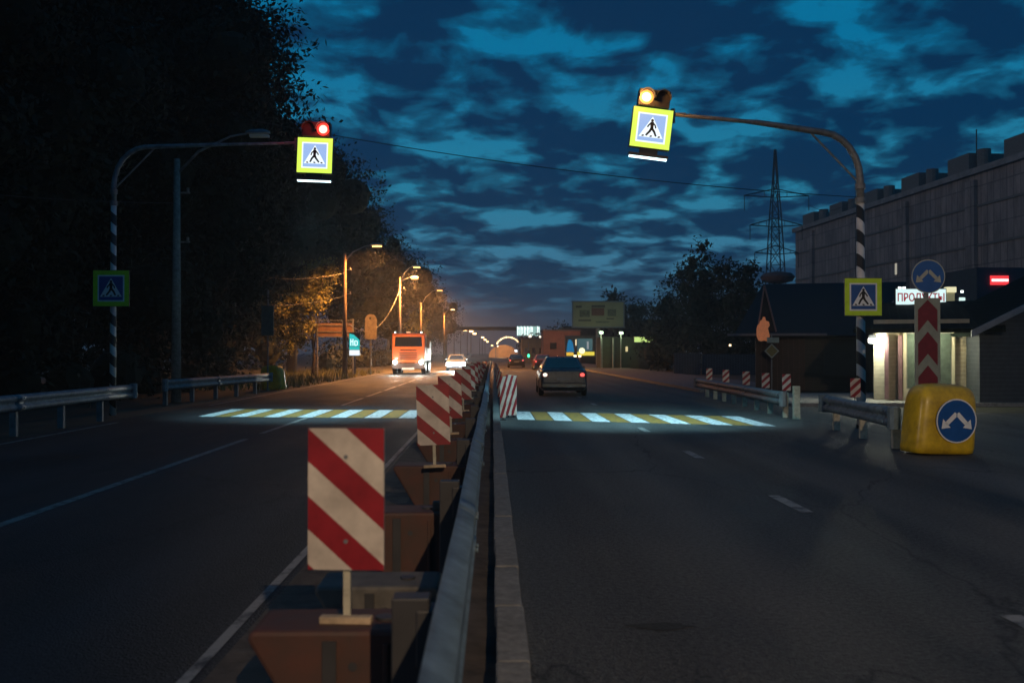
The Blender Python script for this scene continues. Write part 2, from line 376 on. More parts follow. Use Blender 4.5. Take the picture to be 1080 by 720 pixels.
# ------------------------------------------------------------------ guard rails
PROF = [(0, 0), (.035, -.015), (.085, -.045), (.09, -.105), (.03, -.145), (.03, -.185), (.09, -.225), (.085, -.285), (.035, -.315), (0, -.33)]
def guard_rail(p0, p1, side, ztop, label, step=2., pm=mGalvD, bm=mGalv, cap=True, gauge=0):
    p0, p1 = Vector((*p0, 0)), Vector((*p1, 0)); L = (p1-p0).length; d = (p1-p0)/L; nrm = Vector((d.y, -d.x, 0))*side
    root = empty('guard_rail', p0, label, 'guard rail')
    m = MB(); n = max(2, int(L/2)+1)
    rings = []
    for i in range(n+1):
        c = d*(L*i/n); wob = rnd.uniform(-.008, .008)
        rings.append([c+nrm*(a+wob)+Vector((0, 0, ztop+z+rnd.uniform(-.004, .004)*0)) for a, z in PROF])
    k = len(PROF); vs = [p for r in rings for p in r]
    m.add(vs, [(i*k+j, i*k+j+1, (i+1)*k+j+1, (i+1)*k+j) for i in range(n) for j in range(k-1)])
    for q_ in range(int(L/4)+1):
        c = d*(q_*4+.3)
        for z in (-.075, -.255):
            for e in (-.06, .06): cc = c+d*e+nrm*.093+Vector((0, 0, ztop+z)); m.tube([cc, cc+nrm*.014], .014, 6)
        c2 = c+nrm*.004; m.add([c2+d*o_+nrm*a+Vector((0, 0, ztop+z)) for o_ in (-.16, .16) for a, z in PROF], [(j, j+1, k+j+1, k+j) for j in range(k-1)])
    m.build('beam', bm, root, smooth=True, solid=.006)
    if cap:
        for e, s_ in ((0, -1), (L, 1)):
            c = d*e; q = MB(); q.tube([c+nrm*.05+Vector((0, 0, ztop+.02)), c+nrm*.05+Vector((0, 0, ztop-.35))], .1, 10); q.build('end_cap', bm, root, smooth=False, bevel=.01)
    i = 0; t = .35
    while t < L:
        q = MB(); c = d*t-nrm*.10; a = math.atan2(d.y, d.x); q.box((c.x, c.y, (ztop-.02)/2), (.10, .13, ztop-.02), rz=a)
        q.box((c.x+nrm.x*.07, c.y+nrm.y*.07, ztop-.16), (.12, .10, .2), rz=a); q.build('post', pm, root, bevel=.006); t += step
    return root
guard_rail((-.185, -3), (-.16, 96), 1, .77, 'long steel guard rail running beside the median kerb', step=3., bm=mGalv, pm=mCab)
guard_rail((7.15, 23.0), (7.75, 35.6), -1, .64, 'steel guard rail on pale posts beyond the crossing with five striped markers on it', step=1.55, pm=mPostPale, bm=mGalvD)
guard_rail((6.62, 15.4), (7.08, 20.0), -1, .70, 'steel guard rail running up behind the yellow bollard', step=1.9, pm=mPostPale)
guard_rail((-9.05, 6.0), (-9.05, 24.0), 1, .81, 'bluish steel guard rail under the dim roadside crossing sign')
guard_rail((-9.9, 28.8), (-9.0, 38.5), 1, .79, 'steel guard rail between the concrete lamp post and the rim-lit yellow bollard')
# pale end post of the far rail
b = MB(); b.box((0, 0, .40), (.16, .12, .80)); o = b.build('end_post', mPostPale, loc=(7.34, 22.75, 0), bevel=.01); tag(o, 'pale square post at the near end of the rail with five markers', 'post')

# ------------------------------------------------------------------ plastic median barriers
def barrier(loc, mats, label, name='road_barrier', w=.76, h=.50, d=.34):
    root = empty(name, loc, label, 'road barrier', 'plastic barriers standing in the median')
    m = MB(); wb = .70
    prof = [(-.12, 0), (-.14, .06), (-.48, .93), (-.46, 1), (.46, 1), (.5, .93), (.5, .5), (.48, .10), (.47, .0), (.2, 0)]
    m.loft([[(x*w*(1.0 if abs(x) < 2 else 1), yy, z*h) for x, z in prof] for yy in (-d/2, -d/2+.02, d/2-.02, d/2)][0:1]+[[(x*w, yy, z*h) for x, z in prof] for yy in (d/2,)])
    m.build('body', mats, root, bevel=.02)
    g = MB(); g.box((-w*.05, -d/2-.004, h*.47), (.055, .014, h*.9)); g.build('joint_slot', mCab, root)
    g = MB(); g.tube([(w*.22, 0, h-.004), (w*.22, 0, h+.012)], .045, 14); g.build('fill_cap', mCab, root)
    for rx_ in (.24, .38): g = MB(); g.box((w*rx_, -d/2-.004, h*.50), (.022, .012, h*.8)); g.build('rib', mats, root, bevel=.004)
    g = MB(); g.disc((w*.07, -d/2-.004, h*.72), .018); g.build('filler_hole', mCab, root)
    return root
bx = -.60
k = 0; ys = [3.75+.31]
protoR = barrier((bx, 3.92, .01), mRedPl, 'nearest red plastic barrier, under the nearest striped board')
protoW = barrier((bx+.02, 4.95, .01), mWhtPl, 'grey-white plastic barrier between the two nearest red ones')
protoW.scale = (.86, 1, .84)
names = ['second red barrier from the camera, with no board on it', 'third red barrier from the camera, under the second striped board', 'fourth red barrier from the camera', 'fifth red barrier from the camera, under the third striped board',
         'sixth red barrier from the camera', 'seventh red barrier from the camera', 'eighth red barrier from the camera', 'ninth red barrier from the camera', 'tenth red barrier from the camera', 'eleventh red barrier from the camera', 'twelfth red barrier from the camera']
for i, nm in enumerate(names):
    relabel(copy_tree(protoR), (bx+rnd.uniform(-.02, .03), 3.92+(i+1)*2.72+rnd.uniform(-.05, .05), .01), nm, rz=rnd.uniform(-.03, .03))
# small pale blocks on the second barrier
b = MB(); b.box((-.045, 0, .03), (.075, .05, .06)); b.box((.05, .0, .03), (.07, .05, .06)); tag(b.build('bracket', mWhtPl, loc=(-.33, 6.62, .51), bevel=.006), 'small pale bracket on the edge of the second red barrier', 'bracket')

# ------------------------------------------------------------------ striped boards on the median
def median_board(loc, label, rz=0):
    root = empty('hazard_board', loc, label, 'hazard board', 'striped hazard boards along the median', rz=rz)
    hazard_board(.31, .57).build('board', [mSW, mSR, mGalvD], root, loc=(0, 0, .215), bevel=.0)
    m = MB()
    for z in (.33, .67): m.tube([(0, -.006, z), (0, -.013, z)], .009, 8)
    m.build('bolt', mGalvD, root)
    m = MB(); m.box((.0, .02, .12), (.028, .02, .22)); m.build('stem', mPostPale, root)
    m = MB(); m.box((0, 0, .014), (.21, .05, .028)); m.build('foot', mPlank, root, bevel=.004)
    return root
b0 = median_board((-.590, 3.86, .51), 'nearest red and white striped board, large in front of the camera', rz=R(-4))
ords = ['second', 'third', 'fourth', 'fifth', 'sixth', 'seventh', 'eighth', 'ninth', 'tenth', 'eleventh', 'twelfth']
for i, (nm, yy) in enumerate(zip(ords, (8.95, 12.6, 17.6, 22.4, 27.0, 31.5, 37, 43, 50, 58, 68))):
    z = .51 if yy < 35 else .2
    relabel(copy_tree(b0), (-.55+rnd.uniform(-.03, .03), yy+.1, z), nm+' striped board along the median counting from the camera', rz=R(rnd.uniform(-7, 7))).rotation_euler.y = R(rnd.uniform(-2.5, 2.5))
# boards on the kerb side, by the crossing
def kerb_board(loc, label, w=.145, h=.98, rz=0, foot=.05, group='striped boards on the kerb side of the median rail', name='kerb_board', mirror=True):
    root = empty(name, loc, label, 'hazard board', group, rz=rz)
    hazard_board(w, h, mirror).build('board', [mSW, mSR, mGalvD], root, loc=(0, 0, foot))
    m = MB(); m.box((0, .02, foot*.5+.05), (.03, .02, foot+.1)); m.box((0, .02, .008), (.14, .08, .016)); m.build('foot', mRubber, root)
    return root
kb = kerb_board((.26, 22.6, .0), 'leftmost of the three tall striped boards at the crossing', foot=.06)
# ^ three abreast at the end of the crossing
relabel(copy_tree(kb), (.40, 23.0, .03), 'middle of the three tall striped boards at the crossing', rz=.1)
relabel(copy_tree(kb), (.54, 23.5, -.0), 'rightmost of the three tall striped boards at the crossing, beside the first white stripe', rz=-.08)
for i, (yy, nm) in enumerate(((33, 'small striped board on the kerb just past the three tall ones'), (41, 'second far striped board on the kerb past the crossing'), (50, 'third far striped board on the kerb past the crossing'), (60, 'farthest striped board on the kerb past the crossing'))):
    relabel(copy_tree(kb), (.26, yy, .02), nm, scale=.9)
# markers on the right hand rail
def rail_marker(loc, label, rz=0):
    root = empty('rail_marker', loc, label, 'marker', 'striped markers on the guard rails', rz=rz)
    hazard_board(.22, .40, True).build('board', [mSW, mSR, mGalvD], root, loc=(0, 0, .05))
    m = MB(); m.box((0, .02, 0), (.03, .02, .14)); m.build('stem', mGalvD, root); return root
mk = rail_marker((7.18, 23.0, .63), 'nearest of the five striped markers, over the pale end post', .12)
for (px, yy, nm) in ((807.5, 25.6, 'second nearest of the five striped markers on the far rail'), (787, 28.0, 'middle one of the five striped markers on the far rail'),
                     (765.5, 30.6, 'fourth of the five striped markers on the far rail'), (748, 33.2, 'farthest and smallest of the five striped markers on the far rail')):
    relabel(copy_tree(mk), (at(px, 400, yy).x, yy, .60), nm, rz=rnd.uniform(-.1, .25))
relabel(copy_tree(mk), (at(902, 400, 19.0).x, 19.0, .66), 'striped marker on the near rail beside the foot of the striped signal pole', rz=0, scale=.95)

# ------------------------------------------------------------------ signs
def sign_mats(lit):
    if lit: return [mCab, glow('lit_yellow_green', (.70, .95, .10), 1.15), glow('lit_white', (.85, .95, 1), 1.15), glow('lit_blue', (.36, .55, .93), .95), mBlk]
    return [mCab, mYelSh, mWhiteSh, mBlueSh, mBlk]
def crossing_face(S, th=.02, flip=False, dots=True, lit=True):
    """pedestrian crossing sign in local XZ, centred on 0, facing -Y"""
    m = MB(); m.box((0, 0, 0), (S, th, S), 0); y = -th/2; L = [0]
    def lay(pts, mi, dz):
        q = [((-x if flip else x)*S, y-dz, z*S) for x, z in pts]
        # make it face -Y
        a = sum((q[i][0]*q[(i+1) % len(q)][2]-q[(i+1) % len(q)][0]*q[i][2]) for i in range(len(q)))
        if a < 0: q.reverse()
        m.poly(q, mi)
    sq = lambda h, ox=0, oz=0: [(-h+ox, -h+oz), (h+ox, -h+oz), (h+ox, h+oz), (-h+ox, h+oz)]
    lay(sq(.49), 1, .003); lay(sq(.365), 2, .006); lay(sq(.325), 3, .009)
    lay([(-.30, -.235), (.30, -.235), (0, .285)], 2, .012)
    d = .015
    lay([(.036*math.cos(t)+.0, .185+.036*math.sin(t)) for t in [k*math.pi/5 for k in range(10)]], 4, d)
    def limb(a, b, w, w2=None):
        w2 = w if w2 is None else w2; dx, dz = b[0]-a[0], b[1]-a[1]; l_ = math.hypot(dx, dz); nx_, nz_ = -dz/l_, dx/l_
        lay([(a[0]+nx_*w, a[1]+nz_*w), (b[0]+nx_*w2, b[1]+nz_*w2), (b[0]-nx_*w2, b[1]-nz_*w2), (a[0]-nx_*w, a[1]-nz_*w)], 4, d)
    limb((0, .15), (.005, -.02), .044, .036); limb((.0, .0), (.075, -.09), .032, .026); limb((.07, -.08), (.125, -.195), .026, .022)
    limb((.0, .0), (-.045, -.10), .032, .026); limb((-.045, -.09), (-.125, -.195), .026, .022)
    limb((.015, .13), (.085, .065), .020, .017); limb((.085, .07), (.10, .0), .017)
    limb((-.015, .13), (-.08, .06), .020, .017); limb((-.08, .065), (-.105, .01), .017)
    for cx in (-.20, 0, .20): lay([(cx-.035, -.222), (cx+.02, -.222), (cx+.035, -.185), (cx-.015, -.185)], 4, d)
    return m
def direction_disc(r, rz=0):
    m = MB(); n = 32
    m.loft([[(r*math.cos(2*math.pi*k/n), yy, r*math.sin(2*math.pi*k/n)) for k in range(n)] for yy in (.012, 0)], 0)
    m.disc((0, -.003, 0), r, mi=1, seg=32); m.disc((0, -.006, 0), r*.94, mi=0, seg=32)
    for s in (-1, 1):
        def q(pts):
            p = [(s*x*r, -.009, z*r) for x, z in pts]
            a = sum((p[i][0]*p[(i+1) % len(p)][2]-p[(i+1) % len(p)][0]*p[i][2]) for i in range(len(p)))
            if a < 0: p.reverse()
            m.poly(p, 1)
        q([(.02, .34), (.10, .40), (.58, -.08), (.42, -.20), (.02, .18)]); q([(.30, -.30), (.75, -.36), (.68, .08)])
    return m
def signal_pole(loc, px_arm, H, reach, side, droop, S, lens, label, sign_label, sign_tilt, warm):
    """striped post with a long curved arm; crossing signal unit at its end. side=+1: arm goes to +X"""
    root = empty('signal_pole', loc, label, 'signal pole')
    g_ = .92 if side < 0 else .78
    p = MB(); p.tube([(0, 0, 0), (0, 0, 1.6), (0, 0, H-1.45)], [.105*g_, .10*g_, .09*g_], 14); p.build('lower_pole', mPoleBW, root, smooth=True)
    p = MB(); rc = .85; path = [(0, 0, H-1.5), (0, 0, H-rc*1.25)]
    for k in range(1, 7):
        t = k/6*math.pi/2*.96; path.append((side*rc*(1-math.cos(t)), 0, H-rc*1.25+rc*1.2*math.sin(t)))
    x0, z0 = path[-1][0], path[-1][2]
    path.append((side*(reach*.55), 0, z0+droop*.55)); path.append((side*(reach*.62), 0, z0+droop*.62)); path.append((side*reach, 0, z0+droop))
    p.tube(path, [k_*g_ for k_ in [.088, .086]+[.08]*6+[.065, .05, .045]], 12); p.build('arm', mGalvD if side < 0 else mGalv, root, smooth=True)
    p = MB(); p.tube([(0, 0, H-1.15), (side*1.05, 0, z0-.02)], .024, 8); p.build('brace', mGalvD, root)
    q = MB()
    for z in (H-1.5, H-1.2): q = MB(); q.tube([(0, 0, z-.06), (0, 0, z+.06)], .115*g_, 14); q.build('collar', mGalvD, root)
    f = crossing_face(S, .16 if warm is not None else .02, flip=side < 0); return root, Vector((side*reach, 0, z0+droop)), f
mPoleBW = striped('black_white_bands', 2, .52, (.03, .03, .03), (.85, .85, .82), .48, slant=.9)

def signal_unit(root, tip, side, S, lens, lenspos, tilt, cyan):
    ex = bpy.data.objects.new('signal_box', None)
    f = crossing_face(S, .14, flip=side > 0)
    cx = tip.x+side*(S/2+.06); cz = tip.z-S*.36
    rot = Matrix.Rotation(tilt, 4, 'Y')
    def put(m, name, mats, off, parent=root, **kw):
        o = m.build(name, mats, parent, **kw)
        if parent is root:
            o.matrix_local = Matrix.Translation((cx, 0, cz)) @ rot @ Matrix.Translation(off)
        else: o.location = off
        return o
    box = put(f, 'crossing_sign', sign_mats(True), (0, 0, 0))
    bk = MB(); bk.box((0, 0, 0), (S*.78, .26, S*.42)); be = put(bk, 'beacon_box', mCab, (.02*side, 0, S*.5+S*.225), bevel=.015)
    for s_ in (-1, 1):
        on = s_ == lenspos; m = MB(); m.disc((0, -.137, 0), S*.175, seg=24, mi=0)
        if on: m.disc((0, -.141, 0), S*.115, seg=24, mi=1)
        m.build('lens', [glow(lens[0]+'_rim', lens[1], 2.2), glow(lens[0], lens[3], lens[2])] if on else mCab, be, loc=(s_*S*.2, 0, 0))  # saturated outer disc imitates the coloured halo round the bright core
        v = MB(); n = 12; r = S*.185
        ring = lambda yy, r_: [(r_*math.cos(R(-10+200*k/n)), yy, r_*math.sin(R(-10+200*k/n))) for k in range(n+1)]
        a, c = ring(-.13, r), ring(-.30, r*1.02); v.add(a+c, [(k, k+1, n+2+k, n+1+k) for k in range(n)]); v.build('visor', mCab, be, loc=(s_*S*.2, 0, 0), solid=.006)
    br = MB(); br.box((0, 0, -S*.5-.07), (S*.45, .06, .14)); br.box((0, -.02, -S*.5-.15), (S*.98, .12, .06)); fl = put(br, 'floodlight', mCab, (0, 0, 0))
    st = MB(); st.box((0, -.03, -S*.5-.20), (S*.93, .07, .035)); st.box((-side*S*.44*1, -.03, -S*.5-.165), (.04, .07, .07)); st.build('light_strip', glow('led_strip', (.70, .95, 1), 3.2), fl)
    hg = MB(); hg.tube([(tip.x-side*.25, 0, tip.z), (cx, 0, tip.z+.005)], .04, 8); hg.tube([(tip.x+side*.02, 0, tip.z+.12), (tip.x+side*.02, 0, tip.z-.18)], .045, 8); hg.build('hanger', mGalvD, root)
    wp = root.location+Vector((cx, 0, cz))
    return wp
CY = (.42, .85, 1)
# right hand pole
root, tip, _ = signal_pole((7.84, 20.0, 0), 0, 6.34, 3.98, -1, .36, .86, None,
    'black and white striped pole whose long arm carries the lit crossing sign with amber beacon', '', 0, 1)
wpR = signal_unit(root, tip, -1, .86, ('amber_lens', (1, .30, .05), 3, (1, .75, .42)), -1, R(7), CY)
f = crossing_face(.80, .02, flip=True); f.build('roadside_sign', sign_mats(False), root, loc=(0, -.13, 2.78))
mm_ = MB(); mm_.box((0, -.10, 3.0), (.3, .03, .04)); mm_.box((0, -.10, 2.5), (.3, .03, .04)); mm_.build('sign_clamp', mGalvD, root)
lamp('beacon_light', 'POINT', wpR+Vector((-.2, -.55, .75)), 45, (1, .42, .10), size=.08)
lamp('flood_right', 'SPOT', wpR+Vector((0, -.05, -.75)), 3200, CY, target=(3.3, 22.6, 0), size=.2, angle=82, blend=1)
# left hand pole
root, tip, _ = signal_pole((-9.75, 24.6, 0), 0, 6.95, 4.65, 1, .12, .92, None,
    'thin striped pole by the trees whose arm carries the lit crossing sign with red beacon', '', 0, 1)
wpL = signal_unit(root, tip, 1, .92, ('red_lens', (1, .03, .02), 3, (1, .42, .32)), 1, R(2), CY)
f = crossing_face(.93, .02, flip=False); f.build('roadside_sign', sign_mats(False), root, loc=(0, -.13, 3.25))
lamp('beacon_light_red', 'POINT', wpL+Vector((.2, -.55, .75)), 20, (1, .06, .03), size=.08)
lamp('flood_left', 'SPOT', wpL+Vector((0, -.05, -.8)), 2700, CY, target=(-4.6, 25.2, 0), size=.2, angle=80, blend=1)

# ------------------------------------------------------------------ yellow bollards
def bollard(loc, label, rz):
    root = empty('yellow_bollard', loc, label, 'bollard', 'yellow plastic bollards', rz=rz)
    m = MB(); n = 36; rings = []
    prof = [(0, 1.0, 1.0), (.03, 1.01, 1.01), (.5, 1, 1), (.80, .98, .98), (.90, .955, .94), (.98, .91, .87), (1.04, .84, .77), (1.085, .70, .62), (1.108, .42, .38), (1.115, .1, .1)]
    for z, kx, ky in prof:
        r = []
        for k in range(n):
            t = 2*math.pi*k/n; c, s = math.cos(t), math.sin(t); e = .42
            r.append((.52*kx*math.copysign(abs(c)**e, c)+.05*z*(1 if c > 0 else 1.6)-.03, .32*ky*math.copysign(abs(s)**e, s)+.38*(1-ky)*.2, z))
        rings.append(r)
    m.loft(rings); o = m.build('body', mYelPl, root, smooth=True)
    k = o.modifiers.new('w', 'SUBSURF'); k.levels = 1; k.render_levels = 1
    d = direction_disc(.345); d.build('direction_sign', [mBlueSh, mWhiteSh], root, loc=(.08, -.345, .54)); return root
bo = bollard((7.11, 15.0, 0), 'yellow bollard with a blue two-arrow disc below the chevron sign', R(8)); bo.rotation_euler.y = R(1.5)
relabel(copy_tree(bo), (-9.45, 41.2, 0), 'yellow bollard seen as a bright rim at the end of the far left rail', rz=R(170), scale=.95)
# chevron sign
root = empty('chevron_sign', (7.30, 15.75, 0), 'tall red and white chevron board under a round blue arrow sign', 'road sign')
m = MB(); m.tube([(0, .05, 0), (0, .05, 3.1)], .04, 10); m.build('pole', mGalvD, root)
m = MB(); w_, z0_, z1_ = .43, 1.02, 2.52; m.box((0, 0, (z0_+z1_)/2), (w_, .02, z1_-z0_), 0)
for i in range(-1, 4):
    zb = z0_+.02+i*.565-.22; a = .165; t = .37
    q = [(-a, zb), (0, zb+.20), (a, zb), (a, zb+t), (0, zb+t+.20), (-a, zb+t)]
    q = [(x, max(z0_+.02, min(z1_-.03, z))) for x, z in q]
    if q[4][1]-q[0][1] < .05 or q[3][1] <= z0_+.03: continue
    for h in ((0, 1, 4, 5), (1, 2, 3, 4)):
        p = [(q[j][0], -.014, q[j][1]) for j in h]; m.poly(p, 1)
m.build('chevron_board', [mat('darkened_sheet_white', (.22, .25, .22), .5, var=.2, scale=7), mat('darkened_sheet_red', (.13, .006, .016), .45, var=.25, scale=7)], root)  # sheet colours darkened to offset the strong light of the near lamp
direction_disc(.285).build('direction_sign', [mBlueSh, mat('dull_white', (.34, .36, .32), .5, var=.2)], root, loc=(.01, -.02, 2.88))

# ------------------------------------------------------------------ lamps and poles
def cobra(parent, root, z, arm, lit, far=False):
    """curved lamp arm + head as parts"""
    m = MB(); ax, az = arm; m.tube([(0, 0, z), (ax*.3, 0, z+az*.55), (ax*.75, 0, z+az*.92), (ax, 0, z+az)], [.05, .045, .035, .03], 8); m.build('arm', mGalvD, root, smooth=True)
    h = MB(); s = 1 if ax > 0 else -1; c = Vector((ax+s*.3, 0, z+az+.02))
    h.loft([[(c.x+s*x, w*yy, c.z+zz*hh) for yy, zz in ((-1, -.3), (-1, .3), (-.5, 1), (.5, 1), (1, .3), (1, -.3))] for x, w, hh in ((-.38, .05, .05), (-.2, .13, .10), (.2, .16, .11), (.4, .08, .05))])
    hd = h.build('lamp_head', mGalv, root, smooth=False)
    g = MB(); g.loft([[(c.x+s*x, w*yy, c.z+zz) for yy, zz in ((-1, -.03), (-.6, -.10), (.6, -.10), (1, -.03))] for x, w in ((-.24, .13), (.1, .17), (.38, .09))]); g.v = [(x_, y_, z_-.05) for x_, y_, z_ in g.v]; g.build('lens', (mSodFar if far else mSod) if lit else mat('lens_off', (.8, .85, .85), .3, var=0), hd)
    return c
def lamp_post(loc, H, arms, lit, label, wood=True, power=0, far=False, ins=True, top=None):
    root = empty('street_lamp', loc, label, 'street lamp', 'street lamps along the oncoming carriageway')
    m = MB(); m.tube([(0, 0, 0), (0, 0, H)], [.17, .10] if not far else [.16, .12], 10); m.build('pole', mWood if wood else mConc, root, smooth=True)
    for arm in arms:
        c = cobra(None, root, H-.5, arm, lit, far)
        if power:
            lamp('sodium_light', 'SPOT', Vector(loc)+c+Vector((0, 0, -.2)), power, (1, .37, .08), target=Vector(loc)+c+Vector((0, -.5, -6)), size=.15, angle=160, blend=.5)
    if ins:
        for z in (H-1.1, H-2.7):
            m = MB(); m.box((.15, 0, z), (.55, .05, .05)); m.tube([(.36, 0, z), (.36, 0, z+.16)], .045, 8); m.build('insulator', mConc, root)
    return root
lamp_post((-10.25, 31.0, 0), 7.9, [(2.3, 1.35)], False, 'unlit street lamp on a pale concrete post behind the guard rail', wood=False)
lamp_post((-9.75, 63, 0), 8.2, [(1.75, 1.05)], True, 'nearest lit orange street lamp, on a wooden pole by the empty billboard frame', power=10000)
lamp_post((-8.55, 88, 0), 8.6, [(1.2, 1.5), (1.0, .45)], True, 'street lamp pole with two lit orange heads close together', power=16000)
lamp_post((-8.5, 113, 0), 7.6, [(1.9, 2.0)], True, 'third lit street lamp, above the orange truck', power=16000)
lamp_post((-7.6, 150, 0), 8, [(1.0, 1.0)], True, 'fourth lit street lamp, low behind the truck', power=8000, far=True, ins=False)
far_l = [(484, 347, 320), (490.5, 347.5, 350), (497, 349, 385), (500.5, 351.5, 420), (509, 355.5, 500), (511.5, 358, 560), (514, 360, 640), (519, 364, 700)]
fo = ['first', 'second', 'third', 'fourth', 'fifth', 'sixth', 'seventh', 'last']
for (px, py, yy), nm in zip(far_l, fo):
    p = at(px, py, yy)
    root = lamp_post((p.x-1.6, yy, 0), p.z-.5, [(1.3, .9)], True, nm+' of the tiny distant lamps strung along the vanishing road', far=True, ins=False)
    for ch in root.children_recursive:
        if ch.type == 'MESH' and ch.name.startswith('lens'): ch.scale = (1, 1, 1)
    # a bigger globe for the far lamps
    g = MB(); g.tube([(1.6, 0, p.z-.45), (1.6, 0, p.z+.15)], [.7, .8], 10); g.build('lens', mSodFar, root)
# a lit lamp behind the camera that lights the near lane and boards
root = lamp_post((6.5, -11.6, 0), 8.0, [(-2.2, 1.0)], False, 'street lamp standing behind the camera on the shop side', ins=False)
lamp('near_street_light', 'SPOT', (4.0, -11.5, 8.6), 12500, (1, .70, .42), target=(5.4, 6.5, 0), size=.10, angle=46, blend=.3)

# cables
def cable(pts, r, label, sag=1.0, n=18):
    a, c = Vector(pts[0]), Vector(pts[1]); path = []
    for k in range(n+1):
        t = k/n; p = a.lerp(c, t); p.z -= sag*4*t*(1-t); path.append(p)
    m = MB(); m.tube(path, r, 5); o = m.build('cable', mWire); return tag(o, label, 'cable')
cable(((-8.0, 31.0, 9.2), (at(905, 208, 34))), .014, 'long thin cable crossing the sky between the two signal arms', .35)
cable(((-9.7, 63, 6.9), (-13.2, 56, 6.0)), .018, 'upper short cable running from the first wooden pole into the trees', .2)
cable(((-9.7, 63, 5.4), (-13.2, 56, 4.4)), .018, 'lower short cable running from the first wooden pole into the trees', .2)
cable(((-9.6, 63, 3.6), (-8.5, 88, 7.6)), .03, 'heavy cable sagging from the wooden pole up to the double lamp', 1.9)
cable(((-10.2, 31.2, 6.5), (-16.5, 17, 5.4)), .014, 'thin cable leaving the concrete lamp post towards the camera side', .3)

# ------------------------------------------------------------------ trees
def crown_mesh(name, lobes, nleaf, ls, seed, mats=(0, 0)):
    r = random.Random(seed); m = MB(); tot = sum(l[3]**2 for l in lobes)
    for (x, y, z, rad) in lobes:
        # uneven inner mass
        rings = []; nr = 7; ns = 11; ph = r.uniform(0, 6)
        for i in range(nr+1):
            th = math.pi*(i+.3)/(nr+.6); rings.append([(x+rad*.52*math.sin(th)*math.cos(2*math.pi*k/ns+ph)*r.uniform(.82, 1.05), y+rad*.52*math.sin(th)*math.sin(2*math.pi*k/ns+ph)*r.uniform(.82, 1.05), z+rad*.52*math.cos(th)) for k in range(ns)])
        m.loft(rings, 1)
        n = int(nleaf*rad**2/tot/9)+1
        for _ in range(n):
            v = Vector((r.gauss(0, 1), r.gauss(0, 1), r.gauss(0, 1))).normalized(); q = rad*(r.uniform(.50, 1.02) if r.random() < .85 else r.uniform(1.0, 1.14))
            cc = Vector((x, y, z))+v*q
            for _ in range(9):
                c = cc+Vector((r.gauss(0, 1), r.gauss(0, 1), r.gauss(0, .8)))*ls*1.15; a = Vector((r.gauss(0, 1), r.gauss(0, 1), r.gauss(0, 1))).normalized(); b_ = a.cross(v if abs(a.dot(v)) < .9 else Vector((0, 0, 1))).normalized()
                s = ls*r.uniform(.5, 1.2); m.poly([c-a*s*.6, c-b_*s*.30+a*s*.05, c+a*s*.6, c+b_*s*.30+a*s*.05], 0)
    return m
def tree(loc, H, Rr, label, seed, nleaf=9000, ls=.30, lm=None, low=.16, group='trees beside the road', nl=16, name='tree', lobes=None):
    r = random.Random(seed); root = empty(name, loc, label, 'tree', group)
    if lobes is None:
        lobes = []
        for i in range(nl):
            t = (i+.5)/nl; z = H*(low+(1-low)*.93*t); env = math.sin(math.pi*min(1, (.18+t*.80)))**.6
            a = i*2.4+r.uniform(-.4, .4); rr = Rr*env*(r.uniform(.22, .44) if nl > 20 else r.uniform(.30, .62)); q = max(0, Rr*env-rr)*r.uniform(.5, 1.0)
            lobes.append((math.cos(a)*q, math.sin(a)*q, z, rr*r.uniform(.9, 1.15)))
        for t in (.35, .55, .75): lobes.append((0, 0, H*t, Rr*.55))
    crown_mesh('crown', lobes, nleaf, ls, seed).build('crown', [lm or mLeaf, mCore], root)
    m = MB(); m.tube([(0, 0, -.1), (.1, .05, H*.2), (.0, .1, H*.45), (.15, 0, H*.8)], [H*.022, H*.017, H*.012, H*.005], 9)
    for k in range(5):
        l = lobes[(k*3) % len(lobes)]; z = H*(.2+.1*k); m.tube([(0, .03, z), (l[0]*.5, l[1]*.5, (z+l[2])/2+.2), (l[0]*.9, l[1]*.9, l[2])], [H*.008, H*.005, H*.002], 6)
    m.build('trunk', mBark, root, smooth=True); return root
T = [(-16.5, 17, 17, 5.5, 'towering dark tree nearest the camera at the picture edge'), (-15.5, 28, 20, 6.2, 'towering dark tree behind the unlit lamp post'),
     (-14.0, 39, 23, 7.6, 'tallest dark tree, its leafy edge open against the sky above the red beacon'), (-16.2, 53, 17, 7.4, 'dark tree just behind the red beacon sign'),
     (-16.2, 77, 20, 8.4, 'dark broad tree behind the first lit street lamp'), (-14.4, 98, 18, 8.0, 'dark tree behind the double street lamp'),
     (-14.6, 135, 17.2, 8.8, 'rounded tree glowing faintly behind the third street lamp'), (-14, 190, 15, 9.5, 'distant rounded tree at the end of the tree row')]
for i, (x, yy, h, rr, lb) in enumerate(T): tree((x, yy, 0), h, rr, lb, 30+i, nleaf=(95000 if yy == 39 else 55000) if yy < 60 else 26000, ls=.25 if yy < 60 else .32, low=.10 if yy < 50 else (.52 if yy == 53 else .30), nl=34)
T2 = [(-25, 30, 21, 7.5, 'second row dark tree behind the one at the unlit lamp post'), (-24, 47, 19, 7.5, 'second row dark tree behind the tallest one'), (-24, 66, 16, 7.5, 'second row dark tree beyond the billboard frame'),
      (-25, 92, 15, 8, 'second row dark tree beyond the truck'), (-26, 18, 20, 7, 'second row dark tree nearest the picture edge')]
for i, (x, yy, h, rr, lb) in enumerate(T2): tree((x, yy, 0), h, rr, lb, 60+i, nleaf=9000, ls=.6, low=.08, nl=16)
